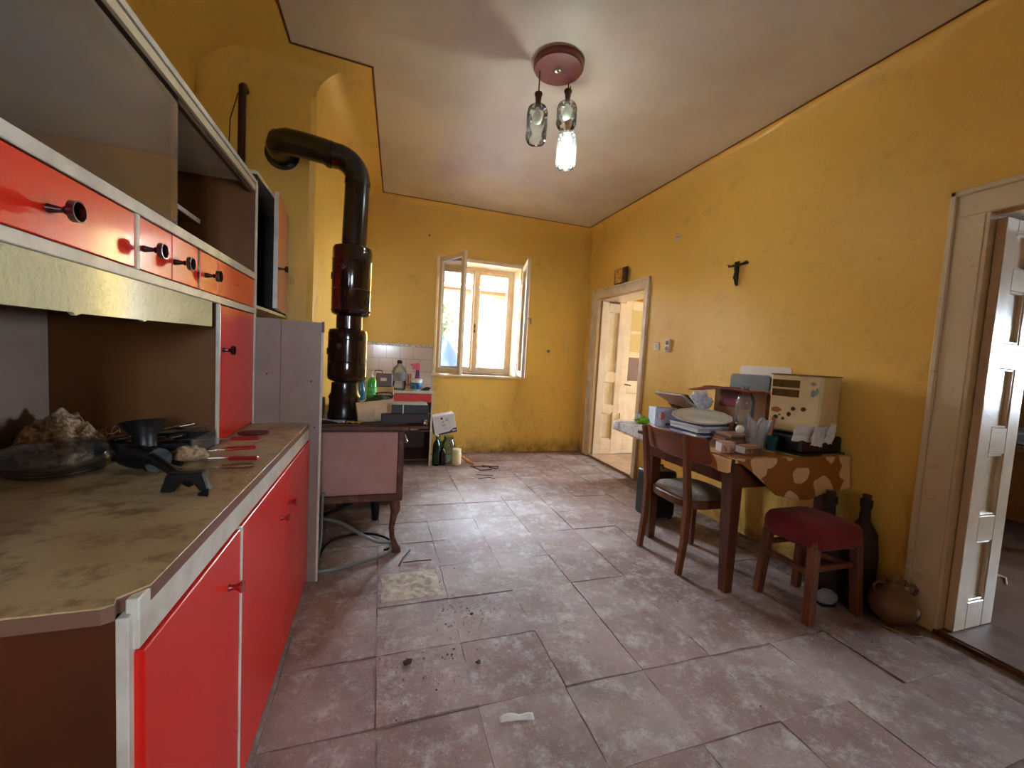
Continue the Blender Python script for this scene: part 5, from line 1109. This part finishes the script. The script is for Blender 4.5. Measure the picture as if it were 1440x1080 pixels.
# black tray and papers under the cream box
t = thing('black_tray', (2.46, 1.80, TT), 'black plastic tray under the cream metal box', 'tray')
part('tray', MB().prism(rrect(2.30, 2.685, 1.66, 1.92, .03), TT, TT+.012), M_BLACK, t, bevel=.002)
part('raised_body', MB().prism(rrect(2.32, 2.675, 1.68, 1.92, .03), TT+.012, TT+.105), M_BLACK, t, bevel=.01)
part('pale_edge', MB().box(2.47, 2.64, 1.655, 1.66, TT+.002, TT+.010), M_CARD, t)
def pap(x0, x1, y0, z0, h, seed):
    return MB().grid(16, 12, lambda u, v: (x0+(x1-x0)*u, y0-.02*v+.014*noise.noise(Vector((u*4, v*4, seed))), z0+h*v-.012*u+.010*noise.noise(Vector((u*3, v*5, seed+3)))))
single('letter', pap(2.20, 2.37, 1.650, TT+.095, .095, 1), M_PAPER, 'crumpled white letter, leftmost of those propped against the cream box', 'letter', 'letters against the cream box', smooth=60, solid=.0015)
single('letter', pap(2.30, 2.40, 1.615, TT+.075, .115, 2), M_PAPER, 'torn white letter, middle one propped against the cream box', 'letter', 'letters against the cream box', smooth=60, solid=.0015)
single('letter', pap(2.375, 2.435, 1.59, TT+.095, .115, 3), M_PAPER, 'narrow white letter, rightmost propped against the cream box', 'letter', 'letters against the cream box', smooth=60, solid=.0015)
# cream metal box
bmx = Matrix.Translation((2.400, 1.645, .895)) @ Matrix.Rotation(R(17), 4, 'Z')
t = thing('cream_metal_box', (2.48, 1.78, .885), 'cream enamel metal heater box with two slots and flower stickers on the table', 'heater')
CRM = mat('cream_enamel', srgb(226, 206, 160), .3, coat=.3, col2=srgb(200, 172, 120), scale=4, amt=.6)
part('body', MB().prism([(0, 0), (.29, 0), (.29, .345), (0, .345)], 0, .27, 'y', bmx), CRM, t, bevel=.012, seg=3)
part('front_frame', MB().box(-.008, 0, .008, .262, .010, .337, bmx), CRM, t, bevel=.004)
part('top_lid', MB().box(-.004, .295, -.004, .274, .345, .351, bmx), mat('lid_brown', srgb(120, 90, 60), .5), t, bevel=.002)
SL = mat('slot_amber', srgb(96, 70, 24), .3, col2=srgb(60, 40, 16), scale=20, amt=.6)
for z0, z1 in ((.270, .315), (.215, .258)): part('slot', MB().box(-.010, -.0075, .112, .258, z0, z1, bmx), SL, t)
STK = [(.225, .13, .028, .017, srgb(170, 90, 50)), (.135, .145, .012, .012, srgb(70, 40, 30)), (.082, .148, .013, .013, srgb(90, 60, 30)), (.155, .11, .010, .014, srgb(80, 50, 20)), (.225, .085, .014, .012, srgb(70, 60, 20)), (.185, .08, .009, .010, srgb(90, 80, 30)), (.205, .10, .007, .006, srgb(110, 90, 40)), (.045, .30, .014, .012, srgb(170, 150, 110)), (.042, .245, .012, .022, srgb(140, 146, 140)), (.024, .255, .008, .024, srgb(150, 156, 146))]
for y, z, ry, rz_, c in STK:
    part('sticker', MB().prism([(y+ry*math.cos(k*PI/5)*(1+.2*math.sin(3*k)), z+rz_*math.sin(k*PI/5)) for k in range(10)], -.0092, -.0082, 'x', bmx), mat('stk%g' % (y*1000+z), c, .5), t)

# ---- under the table
t = thing('suitcase', (2.16, 2.75, 0), 'black suitcase standing on the floor behind the chair', 'suitcase')
part('case', MB().box(2.08, 2.34, 2.66, 2.86, .012, .40), M_BLACK, t, bevel=.03, seg=3)
part('handle', MB().tube([(2.13, 2.76, .40), (2.14, 2.76, .43), (2.26, 2.76, .43), (2.27, 2.76, .40)], .008, 8), M_BLACK, t, smooth=60)
part('wheel', MB().lathe([(.022, -.008), (.022, .008)], 14, mtx=rotm((2.12, 2.68, .022), 0, R(90))), M_BLACKM, t, smooth=40)
part('wheel', MB().lathe([(.022, -.008), (.022, .008)], 14, mtx=rotm((2.30, 2.68, .022), 0, R(90))), M_BLACKM, t, smooth=40)
WICK = mat('wicker', srgb(58, 38, 26), .7, col2=srgb(30, 20, 14), scale=40, amt=.8, bump=.8, bscale=50)
for (x, y, r, h, lab) in ((2.49, 1.60, .090, .56, 'tall dark wicker covered demijohn behind the stool, left of two'), (2.61, 1.49, .075, .57, 'dark stoppered jug behind the stool, right of two, against the wall')):
    t = thing('demijohn', (x, y, 0), lab, 'jug')
    part('body', MB().lathe([(r*.7, 0), (r, .03), (r*1.02, h*.45), (r*.85, h*.68), (r*.35, h*.80), (r*.30, h*.92), (r*.38, h*.93), (r*.38, h)], 24, (x, y, 0)), WICK, t, smooth=50)
    part('stopper', MB().lathe([(r*.25, h), (r*.28, h+.03), (0, h+.032)], 12, (x, y, 0)), M_IRON, t, smooth=40)
t = thing('glazed_jug', (2.575, 1.305, 0), 'squat glazed brown ceramic jug with two handles on the floor by the door casing', 'jug')
jm = rotm((2.57, 1.30, .0), 0, 0, 0)
part('body', MB().lathe([(.055, 0), (.075, .012), (.103, .06), (.108, .10), (.092, .145), (.055, .172), (.036, .185), (.034, .212), (.046, .222), (.042, .224), (.030, .210)], 32, mtx=jm), mat('brown_glaze', srgb(120, 92, 66), .15, coat=.6, col2=srgb(84, 60, 44), scale=6, amt=.7), t, smooth=50)
part('handle', MB().tube([jm @ Vector(p) for p in ((.040, -.02, .195), (.075, -.04, .200), (.095, -.045, .175), (.088, -.04, .145))], .008, 8), MATS['brown_glaze'], t, smooth=60)
part('handle', MB().tube([jm @ Vector(p) for p in ((-.040, .02, .195), (-.070, .04, .200), (-.085, .045, .175), (-.078, .04, .145))], .008, 8), MATS['brown_glaze'], t, smooth=60)
single('string', MB().tube(spline([(2.62, 1.16, .004), (2.60, 1.19, .004), (2.56, 1.17, .004), (2.50, 1.19, .005), (2.46, 1.28, .004)]), .0025, 6), mat('string', srgb(170, 150, 120), .8), 'pale bit of string on the floor in front of the glazed jug', 'string', smooth=60)
t = thing('shoe', (2.42, 1.55, 0), 'pale grey shoe lying on the floor behind the stool', 'shoe')
part('sole', MB().prism([(2.31, 1.47), (2.38, 1.445), (2.43, 1.47), (2.41, 1.53), (2.33, 1.54)], .0, .015), M_BLACK, t, bevel=.003)
part('upper', MB().blob((2.372, 1.492, .035), (.06, .04, .045), 3, .15, 2, 6, flat=.0152), mat('shoe_grey', srgb(150, 156, 166), .5), t, smooth=60)
single('floor_rag', MB().blob((2.50, 1.44, .05), (.05, .05, .06), 3, .2, 2, 8, flat=.0005), M_BLACK, 'black scrunched rag on the floor behind the stool', 'rag', smooth=60)

# ---- ceiling lamp
LX, LY = .965, 2.40
t = thing('ceiling_lamp', (LX, LY, 2.45), 'ceiling lamp with a round maroon canopy and three pendant glass shades', 'lamp')
part('canopy', MB().lathe([(.150, ZC-.001), (.150, ZC-.030), (.142, ZC-.038), (0, ZC-.038)][::-1], 48, (LX, LY, 0)), mat('maroon_canopy', srgb(110, 44, 42), .35, coat=.2), t, smooth=40)
part('canopy_screw', MB().lathe([(.022, ZC-.0385), (.020, ZC-.044), (.008, ZC-.046), (.007, ZC-.052), (0, ZC-.053)][::-1], 20, (LX, LY, 0)), M_CHROME, t, smooth=40)
def pendant(x, y, zs, L, lit):
    """zs: height of the socket foot (glass top)"""
    part('cord', MB().tube([(x, y, ZC-.038), (x, y, zs+.075)], .004, 8), M_BLACK, t, smooth=60)
    part('socket', MB().lathe([(.022, -.004), (.018, .004), (.015, .015), (.020, .055), (.026, .068), (.024, .078), (0, .08)], 18, (x, y, zs)), mat('socket_wood', srgb(84, 50, 26), .4), t, smooth=40)
    r = .064
    def rm(a, z, k): return 1+.035*math.sin(a*7)*math.sin(z/L*PI*4.0)
    prof = [(r*.42, 0), (r*.80, -.006), (r*.96, -.022)]
    prof += [(r*(1-.018*math.cos(j/16*PI*6)), -.022-(L-.034)*j/16) for j in range(1, 17)] + [(r*.88, -L+.004), (r*.83, -L)]
    mb = MB(); n = 36; vs = []
    for (rr_, z) in prof:
        for i in range(n):
            a = 2*PI*i/n; k = rm(a, z, 0); vs.append((x+rr_*k*math.cos(a), y+rr_*k*math.sin(a), zs+z))
    mb.add(vs, [(k*n+i, k*n+(i+1) % n, (k+1)*n+(i+1) % n, (k+1)*n+i) for k in range(len(prof)-1) for i in range(n)])
    g = part('glass_shade', mb, M_SHADE, t, smooth=60, label='lit glass shade' if lit else None)
    zb = zs-.06 if not lit else zs-.150
    part('bulb', MB().lathe([(.012, .05), (.014, .03), (.026, .005), (.030, -.015), (.024, -.036), (.010, -.046), (0, -.047)], 20, (x, y, zb)),
         mat('bulb_lit', (1, 1, 1, 1), .5, emit=((.90, 1.0, .93, 1), BULB)) if lit else mat('bulb_off', srgb(226, 226, 220), .3), t, smooth=60)
BULB = 85
pendant(.865, 2.45, 2.796, .215, False)
pendant(1.075, 2.485, 2.885, .15, False)
pendant(1.095, 2.50, 2.712, .215, True)

# ---- room beyond the near door: dark table with cloths, litter
t = thing('side_room_table', (5.4, 2.2, .015), 'dark heavy table seen through the right doorway', 'table')
part('table_top', MB().box(4.7, 6.2, 1.4, 2.9, .74, .78), M_WOOD, t, bevel=.004)
part('drawer_front', MB().box(4.76, 4.80, 1.46, 2.84, .20, .74), M_DKPANEL, t)
for x, y in ((4.75, 1.45), (6.1, 1.45), (4.75, 2.8), (6.1, 2.8)): part('leg', MB().box(x, x+.08, y, y+.08, .016, .74), M_WOOD, t, bevel=.006)
single('folded_sheet', heap(5.2, 2.0, .30, .35, .10, 31, z0=.781, nu=36), mat('blue_sheet', srgb(120, 136, 160), .8), 'folded bluish cloth on the table in the room beyond the right doorway', 'cloth', smooth=180)
single('white_sheet', heap(5.3, 2.55, .25, .2, .2, 32, z0=.781, nu=36), mat('white_linen', srgb(196, 196, 200), .8), 'pale linen heap at the back of the table beyond the right doorway', 'cloth', smooth=180)
for k, (x, y, a) in enumerate(((3.75, 1.35, .4), (3.85, 1.42, 1.3), (4.0, 1.2, -.5))):
    single('paper_strip', MB().tube([(x, y, .019), (x+.12*math.cos(a), y+.12*math.sin(a), .022), (x+.2*math.cos(a+.4), y+.2*math.sin(a+.4), .019)], .004, 6), M_PAPER, '%s pale strip littering the floor beyond the right doorway' % ['leftmost', 'middle', 'nearest'][k], 'litter', 'litter beyond the doorway')
